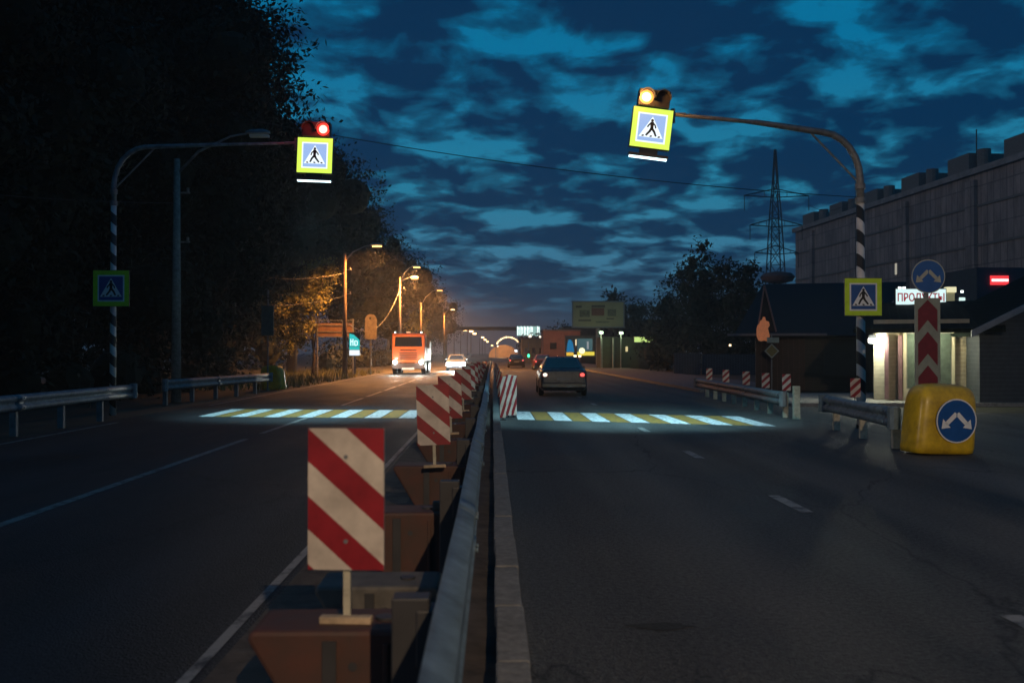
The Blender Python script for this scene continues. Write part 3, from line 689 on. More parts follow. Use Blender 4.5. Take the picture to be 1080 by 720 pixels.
# undergrowth below the trees: one mass
lob = []
for k in range(70):
    yy = 12+k*2.6; x = -12.6-rnd.uniform(0, 2.5)-(2.2 if 52 < yy < 76 else 0); lob.append((x, yy, rnd.uniform(.3, 1.2), rnd.uniform(.9, 1.7)))
lob = [l_ for l_ in lob if not 55 < l_[1] < 80]
tag(crown_mesh('u', lob, 14000, .3, 5).build('undergrowth', [mLeaf, mCore]), 'dark scrub and weeds under the trees along the verge', 'undergrowth', kind='stuff')
# lamp-lit slender tree
p = at(330, 300, 66)
lb_ = [(at(px, py, 66).x-p.x, rnd.uniform(-.6, .6), at(px, py, 66).z, rr*1.05) for px, py, rr in ((345, 283, .55), (332, 290, .7), (350, 292, .4), (322, 302, .75), (338, 305, .6), (312, 318, .8), (328, 325, .65), (340, 318, .4), (308, 338, .75), (324, 345, .6), (316, 358, .5), (300, 350, .6), (306, 365, .45), (296, 330, .6))]
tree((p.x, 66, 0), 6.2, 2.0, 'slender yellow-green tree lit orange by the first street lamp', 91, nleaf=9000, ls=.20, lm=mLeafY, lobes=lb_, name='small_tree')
# small lit tree under the third lamp
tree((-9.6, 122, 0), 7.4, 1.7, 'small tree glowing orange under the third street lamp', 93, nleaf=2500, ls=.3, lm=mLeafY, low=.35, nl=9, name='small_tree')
# right side trees
def px_tree(label, Y, base_px, lobes, seed, nleaf, ls=.3, H=9, name='tree'):
    p = at(base_px, 390, Y); L = [(at(a, b_, Y).x-p.x, rnd.uniform(-1, 1), at(a, b_, Y).z, r_) for a, b_, r_ in lobes]
    return tree((p.x, Y, 0), H, 3, label, seed, nleaf=nleaf, ls=ls, lobes=L, name=name)
px_tree('ragged dark tree with an open pointed top beyond the crossing', 75, 742, [(738, 262, .55), (733, 275, .7), (745, 272, .5), (716, 289, .6), (728, 291, .9), (742, 290, .9), (755, 286, .6), (724, 303, 1.0), (740, 308, 1.4), (757, 302, .9), (735, 325, 1.8), (755, 330, 1.9), (730, 350, 2.1), (750, 365, 2.2), (709, 290, .3), (706, 297, .25)], 101, 7000, .3)
px_tree('dark round-headed tree between the ragged tree and the barn roof', 72, 782, [(766, 283, .5), (763, 293, .7), (772, 300, .7), (787, 285, .7), (795, 284, .4), (780, 288, .5), (786, 300, 1.1), (776, 320, 1.7), (792, 318, 1.5), (785, 345, 2), (770, 365, 2.0), (800, 350, 1.6), (800, 370, 1.8)], 102, 6500, .3)
px_tree('broad dark tree mass beside the billboard', 85, 705, [(706, 318, 1.1), (697, 328, 1.2), (712, 330, 1.5), (703, 345, 2), (693, 352, 1.3), (718, 350, 2.2), (708, 370, 2.2), (690, 372, 1.5)], 103, 4500, .35)
px_tree('tree behind the billboard whose tip rises above it', 125, 668, [(647, 312, .9), (645, 320, 1.4), (650, 322, 1.2), (668, 327, 1.6), (676, 328, 1.3), (670, 345, 2.6), (655, 345, 2.5), (682, 345, 2), (690, 360, 2.6), (672, 368, 3)], 104, 4000, .45, H=8)
px_tree('low far tree behind the grey far building', 190, 570, [(561, 360, 1.6), (556, 365, 1.6), (568, 367, 2), (575, 358, 1.5), (590, 352, 1.8)], 105, 1500, .6, H=3)

# ------------------------------------------------------------------ vehicles
def wheel(parent, x, y, r, w):
    m = MB(); n = 22; a = lambda xx, rr: [(xx, y+rr*math.cos(2*math.pi*k/n), r+rr*math.sin(2*math.pi*k/n)) for k in range(n)]
    m.loft([a(x-w/2, r*.86), a(x-w/2+.03, r), a(x+w/2-.03, r), a(x+w/2, r*.86)]); wh = m.build('wheel', mRubber, parent, smooth=False)
    s = 1 if x > 0 else -1; m = MB(); m.loft([a(x+s*(w/2-.02), r*.62), a(x+s*(w/2+.008), r*.60)]); m.build('rim', mGalvD, wh)
    return wh
def sedan(loc, label, paint_, rz=0, tails=True, heads=False, right_w=False, left_white=False, name='car', hp=6):
    """nose towards +Y"""
    root = empty(name, loc, label, 'car', rz=rz)
    def ring(y, w, z0, z1, zs):
        pts = [(-w*.88, z0), (-w, z0+.12), (-w*1.0, (z0+zs)/2), (-w*.985, zs), (-w*.88, z1-.02), (-w*.55, z1), (w*.55, z1), (w*.88, z1-.02), (w*.985, zs), (w, (z0+zs)/2), (w, z0+.12), (w*.88, z0)]
        return [(a, y, b_) for a, b_ in pts]
    m = MB(); m.loft([ring(-2.25, .76, .34, .92, .80), ring(-2.19, .83, .24, 1.0, .88), ring(-1.9, .88, .2, 1.03, .92), ring(-1.0, .89, .19, .98, .92), ring(.6, .89, .19, .97, .91), ring(1.2, .88, .2, .95, .88), ring(2.0, .84, .22, .82, .76), ring(2.2, .74, .28, .70, .64)])
    m.build('body', paint_, root, smooth=False, bevel=.03)
    m = MB(); cab = [[(-.80, -1.75), (.80, -1.75), (.80, 1.15), (-.80, 1.15)], [(-.74, -1.45), (.74, -1.45), (.74, .75), (-.74, .75)], [(-.60, -1.02), (.60, -1.02), (.60, .28), (-.60, .28)], [(-.52, -.85), (.52, -.85), (.52, .15), (-.52, .15)]]
    m.loft([[(x, y, z) for x, y in r] for r, z in zip(cab, (.94, 1.12, 1.41, 1.45))]); m.build('cabin', paint_, root, bevel=.05)
    g = MB()
    def q(p): g.poly(p)
    q([(-.66, -1.62, 1.04), (.66, -1.62, 1.04), (.53, -1.065, 1.395), (-.53, -1.065, 1.395)])
    g.build('rear_window', mGlassD, root)
    g = MB(); g.poly([(.66, 1.0, 1.04), (-.66, 1.0, 1.04), (-.53, .36, 1.39), (.53, .36, 1.39)]); g.build('windscreen', mGlassD, root)
    for s in (-1, 1):
        g = MB(); p = [(s*.785, -1.3, 1.05), (s*.785, .8, 1.05), (s*.618, .25, 1.38), (s*.618, -.98, 1.38)]; g.poly(p if s > 0 else p[::-1]); g.build('side_window', mGlassD, root)
        m = MB(); m.box((s*.93, .72, 1.02), (.16, .10, .12)); m.build('mirror', paint_, root, bevel=.02)
        t = MB(); t.box((s*.68, -2.21, .79), (.24, .10, .17)); tl = t.build('tail_light', mat('tail_red', (.25, .01, .01), .25, var=0), root, bevel=.02)
        if tails:
            e = MB(); e.disc((s*.68, -2.275, .80), .085, seg=14, ry=.07); e.build('lit_bulb', glow('tail_white', (1, .93, .75), 1.3) if (left_white and s < 0) else glow('tail_glow', (1, .12, .10), 1.5), tl)
        h = MB(); h.box((s*.64, 2.13, .62), (.30, .12, .15)); hl = h.build('headlight', mChrome, root, bevel=.02)
        if heads:
            e = MB(); e.disc((s*.64, 0, .62), .11, seg=16); e.rot(math.pi, (0, 0)); e.move((s*.64*2-0, 2.205, 0)) if False else None
            e = MB(); e.box((s*.64, 2.2, .62), (.36, .02, .30)); e.build('lit_bulb', glow('headlight_glow', (.96, .97, .88), hp*6), hl)  # glowing face larger than the headlight, standing in for its flare
        for yy in (-1.35, 1.38): wheel(root, s*.80, yy, .315, .2)
    m = MB(); m.box((0, -2.245, .42), (1.62, .14, .20)); m.build('rear_bumper', mCarB, root, bevel=.03)
    m = MB(); m.box((0, -2.262, .66), (.52, .02, .11)); m.build('number_plate', mat('plate_dirty', (.22, .22, .21), .5, var=.3), root)
    m = MB(); m.box((0, 2.22, .38), (1.5, .12, .18)); m.build('front_bumper', mCarB, root, bevel=.03)
    return root
sedan((2.66, 36.9, 0), 'dark grey sedan driving away past the crossing, one tail light red and one white', mCar, rz=R(-1.0), left_white=True)
sedan((2.6, 103, 0), 'small dark car far ahead in the inner lane seen from behind', mCarB)
sedan((4.75, 90, 0), 'dark maroon car half hidden by the grey sedan', mCarR)
car = sedan((-3.2, 86, 0), 'oncoming car whose headlights flare white beside the median', mCarW, rz=math.pi, tails=False, heads=True, hp=14)
lamp('car_beam', 'SPOT', (-3.2, 83.5, .66), 4500, (.95, 1, .90), target=(-3.3, 50, .5), size=.12, angle=60, blend=1)

for s in (-1, 1): lamp('headlamp_halo', 'POINT', (-3.2+s*.64, 83.3, .66), 900, (.95, 1, .92), size=.12)  # extra point lights added ahead of the headlights for glow in the haze
# truck, nose towards the camera (-Y)
root = empty('truck', (-6.25, 71, 0), 'orange dump truck with blazing headlights coming towards the crossing', 'truck')
m = MB(); w = 1.22
side = [(-.02, .95), (-.10, 1.9), (.10, 2.95), (.3, 3.05), (1.85, 3.05), (1.95, .95)]
m.loft([[(x, yy, z) for yy, z in side] for x in (-w, -w*.97, w*.97, w)] if False else [[(x, yy, z) for yy, z in side] for x in (-w, w)])
m.build('cab', mOrange, root, bevel=.07)
g = MB(); g.poly([(-1.02, -.075, 2.08), (1.02, -.075, 2.08), (.97, .055, 2.80), (-.97, .055, 2.80)]); 
g.move((0, -.02, 0)); g.build('windscreen', mGlassD, root)
for z in (1.12, 1.28, 1.44, 1.60):
    m = MB(); m.box((0, -.085, z), (1.35, .05, .055)); m.build('grille_slot', mCab, root)
m = MB(); m.box((0, -.09, .62), (2.46, .3, .42)); bp = m.build('bumper', mat('truck_bumper', (.10, .07, .06), .5, var=.2), root, bevel=.04)
m = MB(); m.box((0, -.10, .98), (2.1, .2, .22)); m.build('lower_panel', mOrange, root, bevel=.03)
m = MB(); m.box((0, -.25, .42), (.9, .02, .16)); m.build('number_plate', mPlate, root)
m = MB(); m.box((0, -.11, 1.80), (1.2, .02, .05)); m.build('badge_strip', mChrome, root)
for s in (-1, 1):
    m = MB(); m.box((s*.98, -.22, .92), (.34, .12, .22)); hl = m.build('headlight', mCab, root, bevel=.02)
    m = MB(); m.disc((s*.98, -.285, .92), .15, seg=16); m.build('lit_bulb', glow('truck_head_glow', (1, .98, .86), 60), hl)  # glowing disc enlarged to suggest headlight flare
    m = MB(); m.box((s*.98, -.10, 3.12), (.14, .12, .12)); ml = m.build('marker_light', mCab, root); m = MB(); m.disc((s*.98, -.165, 3.12), .055, seg=12); m.build('lit_bulb', glow('marker_glow', (.85, 1, .92), 7), ml)
    m = MB(); m.box((s*1.48, .05, 2.25), (.22, .10, .62)); m.tube([(s*1.2, .1, 2.75), (s*1.48, .05, 2.75), (s*1.48, .05, 2.3)], .02, 6); m.build('mirror', mCab, root, bevel=.02)
    m = MB(); m.box((s*1.24, .9, 2.35), (.02, 1.0, .72)); m.build('side_window', mGlassD, root)
    for yy in (.95, 4.4, 5.7): wheel(root, s*1.08, yy, .52, .34)
m = MB(); m.tube([(-1.0, -.08, 3.12), (1.0, -.08, 3.12)], .02, 6); m.build('light_bar', mChrome, root)
m = MB(); m.box((0, -.10, 3.13), (.30, .03, .05)); m.build('top_marker', glow('top_orange', (1, .55, .3), 2.5), root)
m = MB(); m.box((0, 4.5, 1.75), (2.45, 4.6, 1.5), top=1.04, topy=1.0); m.build('dump_body', mat('dump_body_paint', (.06, .055, .05), .7, var=.4), root, bevel=.04)
m = MB(); m.box((0, 3.6, .8), (.9, 6.4, .25)); m.build('chassis', mCab, root)
for s in (-1, 1): lamp('headlamp_halo', 'POINT', (-6.25+s*.98, 70.0, .92), 60, (.95, 1, .92), size=.12)  # extra point lights added before the truck's headlights, for their halo
for s in (-1, 1): lamp('truck_beam', 'SPOT', (-6.25+s*.98, 70.6, .92), 900, (1, .96, .84), target=(-6.25+s*.9, 45, .6), size=.1, angle=55, blend=1)

# ------------------------------------------------------------------ things by the verge, oncoming side
root = empty('empty_billboard', (at(353, 395, 66).x, 66, 0), 'empty rusty billboard frame beside the first wooden pole', 'billboard frame')
for x in (-1.2, 1.25): m = MB(); m.tube([(x, 0, 0), (x, 0, 3.95)], .06, 8); m.build('post', mGalvD, root)
m = MB(); m.box((0, 0, 3.2), (2.6, .05, .9)); m.build('panel', mat('rusty_panel', (.20, .11, .07), .8, var=.4, scale=3), root)
m = MB()
for z in (2.72, 3.05, 3.5, 3.85): m.box((0, -.05, z), (2.7, .04, .05))
m.box((.55, -.05, 3.3), (.05, .04, 1.1)); m.build('rail', mGalvD, root)
# lit turquoise totem sign
root = empty('totem_sign', (at(374, 393, 60).x, 60, .28), 'glowing turquoise and white roadside sign beside the wooden pole', 'sign')
m = MB(); m.box((0, 0, 2.4), (.9, .2, 1.9)); m.build('box', mCab, root, bevel=.02)
m = MB(); q = lambda x0, z0, x1, z1, mi: m.poly([(x0, -.104, z0), (x1, -.104, z0), (x1, -.104, z1), (x0, -.104, z1)], mi)
q(-.42, 1.5, .42, 1.95, 0); q(-.42, 1.99, .42, 2.2, 1); m.poly([(-.42, -.104, 2.24), (.42, -.104, 2.24), (.42, -.104, 2.75), (-.05, -.104, 3.2), (-.42, -.104, 3.3)], 1)
m.build('lit_face', [glow('totem_white', (.85, .95, 1), 1.1), glow('totem_teal', (.03, .62, .60), .9)], root)
m = MB()
for x0, z0, x1, z1 in ((-.33, 2.3, -.27, 2.85), (-.27, 2.62, -.12, 2.68), (-.15, 2.3, -.09, 2.85), (.0, 2.3, .06, 2.72), (.06, 2.66, .2, 2.72), (.06, 2.3, .2, 2.36), (.2, 2.34, .26, 2.68), (-.3, 1.68, .3, 1.78)):
    m.poly([(x0, -.108, z0), (x1, -.108, z0), (x1, -.108, z1), (x0, -.108, z1)], 0)
m.build('lettering', glow('totem_letter', (.8, 1, 1), 1.5), root)
m = MB(); m.tube([(0, 0, 0), (0, 0, 1.5)], .08, 8); m.build('post', mGalvD, root)
root.scale = (.77,)*3
# round-topped dim sign
root = empty('back_of_sign', (at(391, 393, 69).x, 69, 0), 'dim round-topped road sign on a post between totem and truck', 'sign')
m = MB(); n = 12; pr = [(.50*math.cos(math.pi*k/n), 4.75+.5*math.sin(math.pi*k/n)) for k in range(n+1)]+[(-.5, 3.1), (.5, 3.1)]
m.loft([[(x, yy, z) for x, z in pr] for yy in (0, .04)]); m.disc((-.05, -.006, 4.9), .10, mi=1); m.build('panel', [mat('sign_grey', (.20, .17, .13), .6, var=.5, scale=3), mBlk], root)
m = MB(); m.tube([(0, .06, 0), (0, .06, 5.0)], .05, 8); m.build('post', mGalvD, root)
root.scale = (.84,)*3
root = empty('dim_sign', (at(282, 400, 40).x, 40, 0), 'dim rectangular sign on a thin post before the lit slender tree', 'sign')
m = MB(); m.tube([(0, .05, 0), (0, .05, 4.3)], .035, 8); m.build('post', mGalvD, root); m = MB(); m.box((0, 0, 2.95), (.52, .03, 1.25)); m.build('panel', mat('sign_dim', (.10, .12, .11), .6, var=.4), root)
# weeds by the frame
b = MB(); r = random.Random(3)
for k in range(2600):
    x, yy = r.uniform(-15, -8.9), r.uniform(40, 78); h = r.uniform(.12, .55); a = r.uniform(0, 6.3); w = .03; dx, dy = r.uniform(-.15, .15), r.uniform(-.15, .15)
    b.poly([(x-math.cos(a)*w, yy-math.sin(a)*w, 0), (x+math.cos(a)*w, yy+math.sin(a)*w, 0), (x+dx, yy+dy, h)])
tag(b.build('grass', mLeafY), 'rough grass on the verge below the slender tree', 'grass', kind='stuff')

# ------------------------------------------------------------------ shop with lit front
SD = striped('siding_cream', 2, .13, (.60, .55, .40), (.70, .66, .50), .15); SDd = striped('siding_blue_grey', 2, .13, (.07, .085, .10), (.10, .12, .135), .15)
RF = striped('roof_sheet_green', 0, .28, (.010, .017, .015), (.018, .028, .025), .2, rough=.95); RF.node_tree.nodes['Principled BSDF'].inputs['Specular IOR Level'].default_value = .08
mFrame = mat('door_frame_cream', (.62, .60, .45), .5, var=.1); mDark = mat('dark_interior', (.03, .03, .03), .8, var=.2)
x0, x1 = at(922, 420, 30).x, at(1020, 420, 30).x
root = empty('shop', (x0+1.315*.927, 30-1.315*.375, .05), 'small cream-sided shop with a lit porch and a dark green roof', 'shop', rz=R(-22)); hw = 1.315
m = MB(); m.box((.06, 2.5, 1.3), (2*hw+.14, 5, 2.6)); m.build('wall', SD, root)
m = MB(); m.poly([(-hw-.6, -1.1, 2.28), (hw+1.0, -1.1, 2.28), (hw+1.6, 5.5, 3.45), (-hw-.3, 5.5, 3.4)]); m.build('roof', RF, root, solid=.12)
m = MB(); m.poly([(-hw-.5, -1.05, 2.2), (hw+.9, -1.05, 2.2), (hw+.9, .0, 2.2), (-hw-.5, 0, 2.2)]); m.build('soffit', mFrame, root)
# entrance vestibule and glazing
for cx, w_ in ((-.10, .62), (.70, .56)):
    m = MB(); m.box((cx, -.03, 1.15), (w_, .08, 2.1)); fr = m.build('door', mat('door_panel_grey', (.25, .26, .24), .4, var=.2), root)
    for s in (-1, 1): m = MB(); m.box((cx+s*w_/2, -.08, 1.15), (.09, .08, 2.25)); m.build('door_frame', mFrame, fr)
    m = MB(); m.box((cx, -.08, 2.26), (w_+.18, .08, .10)); m.build('lintel', mFrame, fr)
    m = MB(); m.box((cx, -.075, 1.3), (w_*.75, .02, 1.7)); m.build('glass', mat('greenish_glass', (.10, .14, .12), .15, var=.3), fr)
m = MB(); m.box((.3, -.06, .25), (1.5, .05, .35)); m.build('step_panel', mFrame, root)
for k in range(3): m = MB(); m.box((-.95+.2*k, -.25, 1.1), (.12, .3, 2.0)); m.build('porch_post', mat('pinkish_panel', (.22, .12, .13), .5, var=.3), root) if k != 1 else None
m = MB(); m.box((-hw-.04, -.22, 2.06), (.22, .12, .10)); lt = m.build('porch_lamp', mCab, root); m = MB(); m.tube([(-hw-.04, -.36, 1.86), (-hw-.04, -.36, 2.0)], .12, 10); m.build('bulb', glow('porch_bulb', (.95, 1, .9), 30), lt)
m = MB(); m.box((hw-.15, -.3, 2.1), (.1, .25, .18)); lt = m.build('wall_lamp', mCab, root)
m = MB(); m.box((0, -.25, .30), (.5, .3, .5)); m.build('bin', mCab, root) if False else None
P = root.location.copy(); RS = Matrix.Rotation(R(-22), 3, 'Z')
lamp('porch_light', 'POINT', P+RS @ Vector((-hw+.05, -.50, 1.9)), 150, (.96, 1, .80), size=.08)
lamp('porch_light_b', 'SPOT', P+RS @ Vector((hw-.12, -.35, 2.15)), 520, (1, .95, .62), target=P+RS @ Vector((hw-.4, -.1, 0)), size=.05, angle=120, blend=.6)
lamp('porch_light_c', 'POINT', P+RS @ Vector((.15, -.75, 2.0)), 75, (1, .93, .62), size=.08)
# annex to the right
xa = at(1028, 420, 28.5).x
root = empty('annex', (xa, 28.2, .0), 'dark blue-grey sided house with a pale sloping eave beside the shop', 'house')
m = MB(); W_ = 8.0
m.loft([[(x, yy, z) for x, z in ((0, 0), (W_, 0), (W_, 2.6), (W_/2, 4.3), (0, 2.3))] for yy in (0, 4)]); m.build('wall', SDd, root)
m = MB(); m.poly([(-.45, -.35, 2.18), (W_/2, -.35, 4.36), (W_/2, 4.3, 4.36), (-.45, 4.3, 2.18)]); m.poly([(W_/2, -.35, 4.36), (W_+.4, -.35, 2.5), (W_+.4, 4.3, 2.5), (W_/2, 4.3, 4.36)]); m.build('roof', RF, root, solid=.1)
m = MB(); m.loft([[(x, yy, z) for x, z in ((-.45, 2.06), (W_/2, 4.24), (W_/2, 4.44), (-.45, 2.26))] for yy in (-.42, -.37)]); m.build('bargeboard', mat('bargeboard_grey', (.22, .24, .27), .6, var=.2), root)
m = MB(); m.box((2.25, -.02, 1.75), (1.1, .06, .50)); wn_ = m.build('window_frame', mat('frame_dim', (.13, .15, .17), .6, var=.2), root); m = MB(); m.box((2.25, -.05, 1.75), (.95, .04, .36)); m.build('glass', mGlassD, wn_)

# products shop sign and things above the roof
p0 = at(946, 304, 33)
root = empty('shop_sign', (at(963, 313, 34).x, 34, at(963, 313, 34).z), 'lit white shop sign reading ПРОДУКТЫ above the green roof', 'sign')
w_, h_ = (at(984, 313, 34)-at(944, 313, 34)).x, .62
w_ *= 1.36
m = MB(); m.box((.28, .05, 0), (w_, .12, h_)); m.build('box', mCab, root, bevel=.01); m = MB(); m.box((.28, -.015, 0), (w_-.06, .01, h_-.06)); m.build('lit_face', glow('shop_sign_white', (.72, .95, .95), 1.05), root)
text_mesh('ПРОДУКТЫ', .40, 'lettering', mat('sign_letter_red', (.35, .02, .03), .5, var=0, emit=(.5, .02, .05), estr=.5), root, (.28, -.03, -.04), sx=.76)
m = MB(); m.tube([(-w_/2+.3, .1, -h_/2), (-w_/2+.3, .1, -2.6)], .04, 6); m.tube([(w_/2+.2, .1, -h_/2), (w_/2+.2, .1, -2.6)], .04, 6); m.build('support', mCab, root)
for k, (px, py, nm) in enumerate(((949, 303.5, 'small white spotlight above the start of the shop sign'), (953.5, 303.5, 'small white spotlight next to the first one above the shop sign'), (958, 325, 'small white lamp hanging under the shop sign'))):
    p = at(px, py, 33.8); rt = empty('spotlight', p, nm, 'spotlight', 'spotlights around the shop sign'); m = MB(); m.box((0, .06, .03), (.12, .10, .06)); m.build('housing', mCab, rt)
    m = MB(); m.box((0, 0, 0), (.11, .03, .06)); m.build('bulb', glow('spot_white', (.9, 1, .97), 3), rt)
p = at(1002, 318, 38); rt = empty('lit_column', (p.x, 38, 0), 'cream lit column with a lamp on top behind the round arrow sign', 'column')
m = MB(); m.box((0, 0, 1.9), (.26, .25, 3.8+.6)); m.build('shaft', mat('column_cream', (.5, .47, .3), .6, var=.2, emit=(.55, .5, .25), estr=.28), rt); m = MB(); m.box((0, -.02, 4.15), (.36, .3, .22)); m.build('cap', glow('column_top', (.95, .9, .55), .9), rt)  # shaft emission stands in for lamplight on the column
p = at(1019, 318, 38); rt = empty('lit_window', (p.x, 38.3, 0), 'small bright white window above the shop roof beside the cream column', 'kiosk')
m = MB(); m.box((0, .3, 1.9), (.8, .5, 3.8)); m.build('wall', mConcD, rt); m = MB(); m.box((0, .03, 3.55), (.24, .04, .62)); m.build('pane', glow('window_white', (.75, 1, .95), 1.0), rt); m = MB(); m.box((0, .03, 4.1), (.10, .04, .10)); m.build('lamp_bulb', glow('spot_white', (.9, 1, .97), 3), rt)
# block with red sign
a, c = at(1030, 282, 45), at(1100, 282, 45)
rt = empty('pavilion', ((a.x+c.x)/2, 45, 0), 'dark flat-roofed block carrying a small glowing red sign', 'building')
m = MB(); m.box((0, 3, a.z/2), (c.x-a.x, 6, a.z)); m.build('wall', mat('block_blue_grey', (.07, .08, .10), .8, var=.2), rt)
p = at(1054.5, 295.5, 44.9); 
m = MB(); m.box((p.x-(a.x+c.x)/2, -.06, p.z), (.86, .10, .44)); sg = m.build('sign', glow('red_sign', (1, .05, .06), 1.0), rt)
m = MB(); m.box((p.x-(a.x+c.x)/2, -.125, p.z), (.80, .02, .12)); m.build('lettering', glow('red_sign_text', (1, .85, .85), 1.6), sg)

# ------------------------------------------------------------------ barn with gable
p = at(797, 410, 40); x0 = p.x; x1 = at(893, 410, 40).x
WB = striped('board_wall_brown', 0, .22, (.045, .02, .015), (.085, .040, .032), .12); WD = striped('board_wall_dark', 2, .2, (.03, .03, .028), (.045, .045, .04), .12)
root = empty('wooden_house', (x0, 40, 0), 'low wooden house with a brown board wall and a pitched dark roof', 'house', rz=R(-15.5))
m = MB(); m.box((1.0, 2, 1.22), (2.0, 4, 2.44)); m.build('board_wall', WB, root)
m = MB(); m.box((4.0, 2.2, 1.35), (4.0, 4, 2.7)); m.build('side_wall', WD, root)
m = MB(); m.poly([(-.9, -.5, 2.32), (4.3, -.5, 2.32), (6.5, 3.5, 4.75), (.35, 3.5, 4.75)]); m.build('roof', mat('roof_dark', (.012, .014, .02), .8, var=.3), root, solid=.1)
m = MB(); m.box((.85, -.58, 2.36), (4.0, .06, .10)); m.build('fascia', mat('fascia_grey', (.14, .13, .15), .7, var=.2), root)
m = MB(); m.box((3.4, .16, 1.35), (1.25, .08, 1.4)); m.build('shutter', mat('shutter_dark', (.025, .028, .028), .6, var=.2), root)
# A-shaped lath trim on the roof front
m = MB(); ga = at(822-6, 299, 39.4)-Vector((x0, 40, 0)); gb = at(803, 350, 39.4)-Vector((x0, 40, 0)); gc = at(822, 350, 39.4)-Vector((x0, 40, 0)); ga = at(810, 301, 39.4)-Vector((x0, 40, 0))
m.tube([gb, ga], .035, 6); m.tube([ga, gc], .035, 6); m.build('gable_trim', mat('pink_lath', (.24, .13, .12), .7, var=.2), root)
m = MB(); m.poly([gb+Vector((0, .05, 0)), gc+Vector((0, .05, 0)), ga+Vector((0, .05, 0))]); m.build('gable_infill', mat('roof_dark', (.01, .01, .01)), root, solid=.02)
# orange flame-shaped panel
pc = at(805, 350, 39.2); s_ = .0392
sh = [(798, 347), (799, 343), (801, 341), (802, 338), (804, 337), (805, 334), (807, 334), (808, 338), (811, 339), (812, 343), (810, 346), (811, 350), (812, 355), (809, 360), (806, 359), (803, 360), (800, 359), (798, 354)]
m = MB(); pts = [((x-805)*s_, z_) for x, z_ in [(a_[0], (350-a_[1])*s_) for a_ in sh]]
m.loft([[(x, yy, z) for x, z in pts] for yy in (0, .04)]); tag(m.build('flame_panel', mat('orange_panel', (.75, .25, .10), .7, var=.2, emit=(.8, .26, .11), estr=.2), loc=pc), 'glowing orange flame-shaped board hung on the wooden house', 'sign')  # slight emission put in so the board does not go dark
# priority sign
pc = at(814, 370, 39); root = empty('priority_sign', (pc.x, 39, 0), 'yellow diamond priority sign in front of the brown board wall', 'road sign')
m = MB(); m.tube([(0, .03, 0), (0, .03, 2.4)], .03, 8); m.build('post', mGalvD, root)
m = MB(); d = .36
for k_, (dd, mi) in enumerate(((.36, 0), (.31, 1), (.24, 2))): m.poly([(-dd, -.003*k_, pc.z), (0, -.003*k_, pc.z-dd), (dd, -.003*k_, pc.z), (0, -.003*k_, pc.z+dd)], mi)
m.build('diamond', [mBlk, mat('old_white', (.30, .31, .26), .6, var=.2), mat('old_yellow', (.20, .16, .05), .6, var=.2)], root)
pz = at(816, 358.5, 39).z; m = MB(); m.box((.05, .0, pz), (.50, .02, .22)); m.build('plate', mat('plate_grey_green', (.28, .34, .30), .6, var=.2), root)
# fence beyond
a = at(712, 372, 70); root = empty('fence', (a.x, 70, 0), 'pale grey sheet fence under the ragged trees', 'fence')
m = MB(); m.box((.9, 0, .8), (2.0, .05, 1.6)); m.build('panel', striped('fence_sheet', 0, .2, (.06, .065, .075), (.09, .095, .11), .3), root)
m = MB(); m.box((4.4, .1, .75), (4.8, .05, 1.5)); m.build('panel', MATS['fence_sheet'], root)
p = at(770, 364, 60); rt = empty('window_lamp', p, 'tiny lone warm light among the dark trees', 'lamp'); m = MB(); m.tube([(0, 0, -.06), (0, 0, .06)], .07, 8); m.build('bulb', glow('tiny_warm', (1, .75, .4), 3), rt)

# ------------------------------------------------------------------ long apartment block
A, Bp = Vector((69, 214, 0)), Vector((77.6, 96, 0)); d = (Bp-A); L = d.length; ang = math.atan2(d.y, d.x)
root = empty('apartment_block', A, 'long dark concrete block with stepped huts along its roof', 'building', rz=ang)
def panel_wall():
    m = bpy.data.materials.new('panel_concrete'); m.use_nodes = True; n = m.node_tree.nodes; l = m.node_tree.links; b_ = n['Principled BSDF']; b_.inputs['Roughness'].default_value = .9
    tc = n.new('ShaderNodeTexCoord'); sp = n.new('ShaderNodeSeparateXYZ'); l.new(tc.outputs['Object'], sp.inputs[0]); cb = n.new('ShaderNodeCombineXYZ'); l.new(sp.outputs[0], cb.inputs[0]); l.new(sp.outputs[2], cb.inputs[1])
    br = n.new('ShaderNodeTexBrick'); br.offset = 0; br.inputs['Scale'].default_value = 1; br.inputs['Brick Width'].default_value = 1.6; br.inputs['Row Height'].default_value = 3.0; br.inputs['Mortar Size'].default_value = .10
    br.inputs['Color1'].default_value = (.34, .28, .26, 1); br.inputs['Color2'].default_value = (.25, .21, .20, 1); br.inputs['Mortar'].default_value = (.15, .13, .13, 1); l.new(cb.outputs[0], br.inputs['Vector'])  # warm tint in the concrete stands in for the town's sodium glow
    t = n.new('ShaderNodeTexNoise'); t.inputs['Scale'].default_value = .35; t.inputs['Detail'].default_value = 8; t.inputs['Roughness'].default_value = .7; mp = n.new('ShaderNodeMapping'); mp.inputs['Scale'].default_value = (1.5, 1, .4); l.new(tc.outputs['Object'], mp.inputs[0]); l.new(mp.outputs[0], t.inputs['Vector'])
    cr = n.new('ShaderNodeValToRGB'); cr.color_ramp.elements[0].position = .3; cr.color_ramp.elements[0].color = (.35, .35, .35, 1); cr.color_ramp.elements[1].position = .7; cr.color_ramp.elements[1].color = (1.1, 1.1, 1.1, 1); l.new(t.outputs['Fac'], cr.inputs[0])
    mx = n.new('ShaderNodeMix'); mx.data_type = 'RGBA'; mx.blend_type = 'MULTIPLY'; mx.inputs[0].default_value = 1; l.new(br.outputs['Color'], mx.inputs[6]); l.new(cr.outputs[0], mx.inputs[7]); l.new(mx.outputs[2], b_.inputs['Base Color'])
    return m
mPan = panel_wall(); Hh = 29.
m = MB(); m.box((L/2, 8, Hh/2), (L, 16, Hh)); m.build('wall', mPan, root)
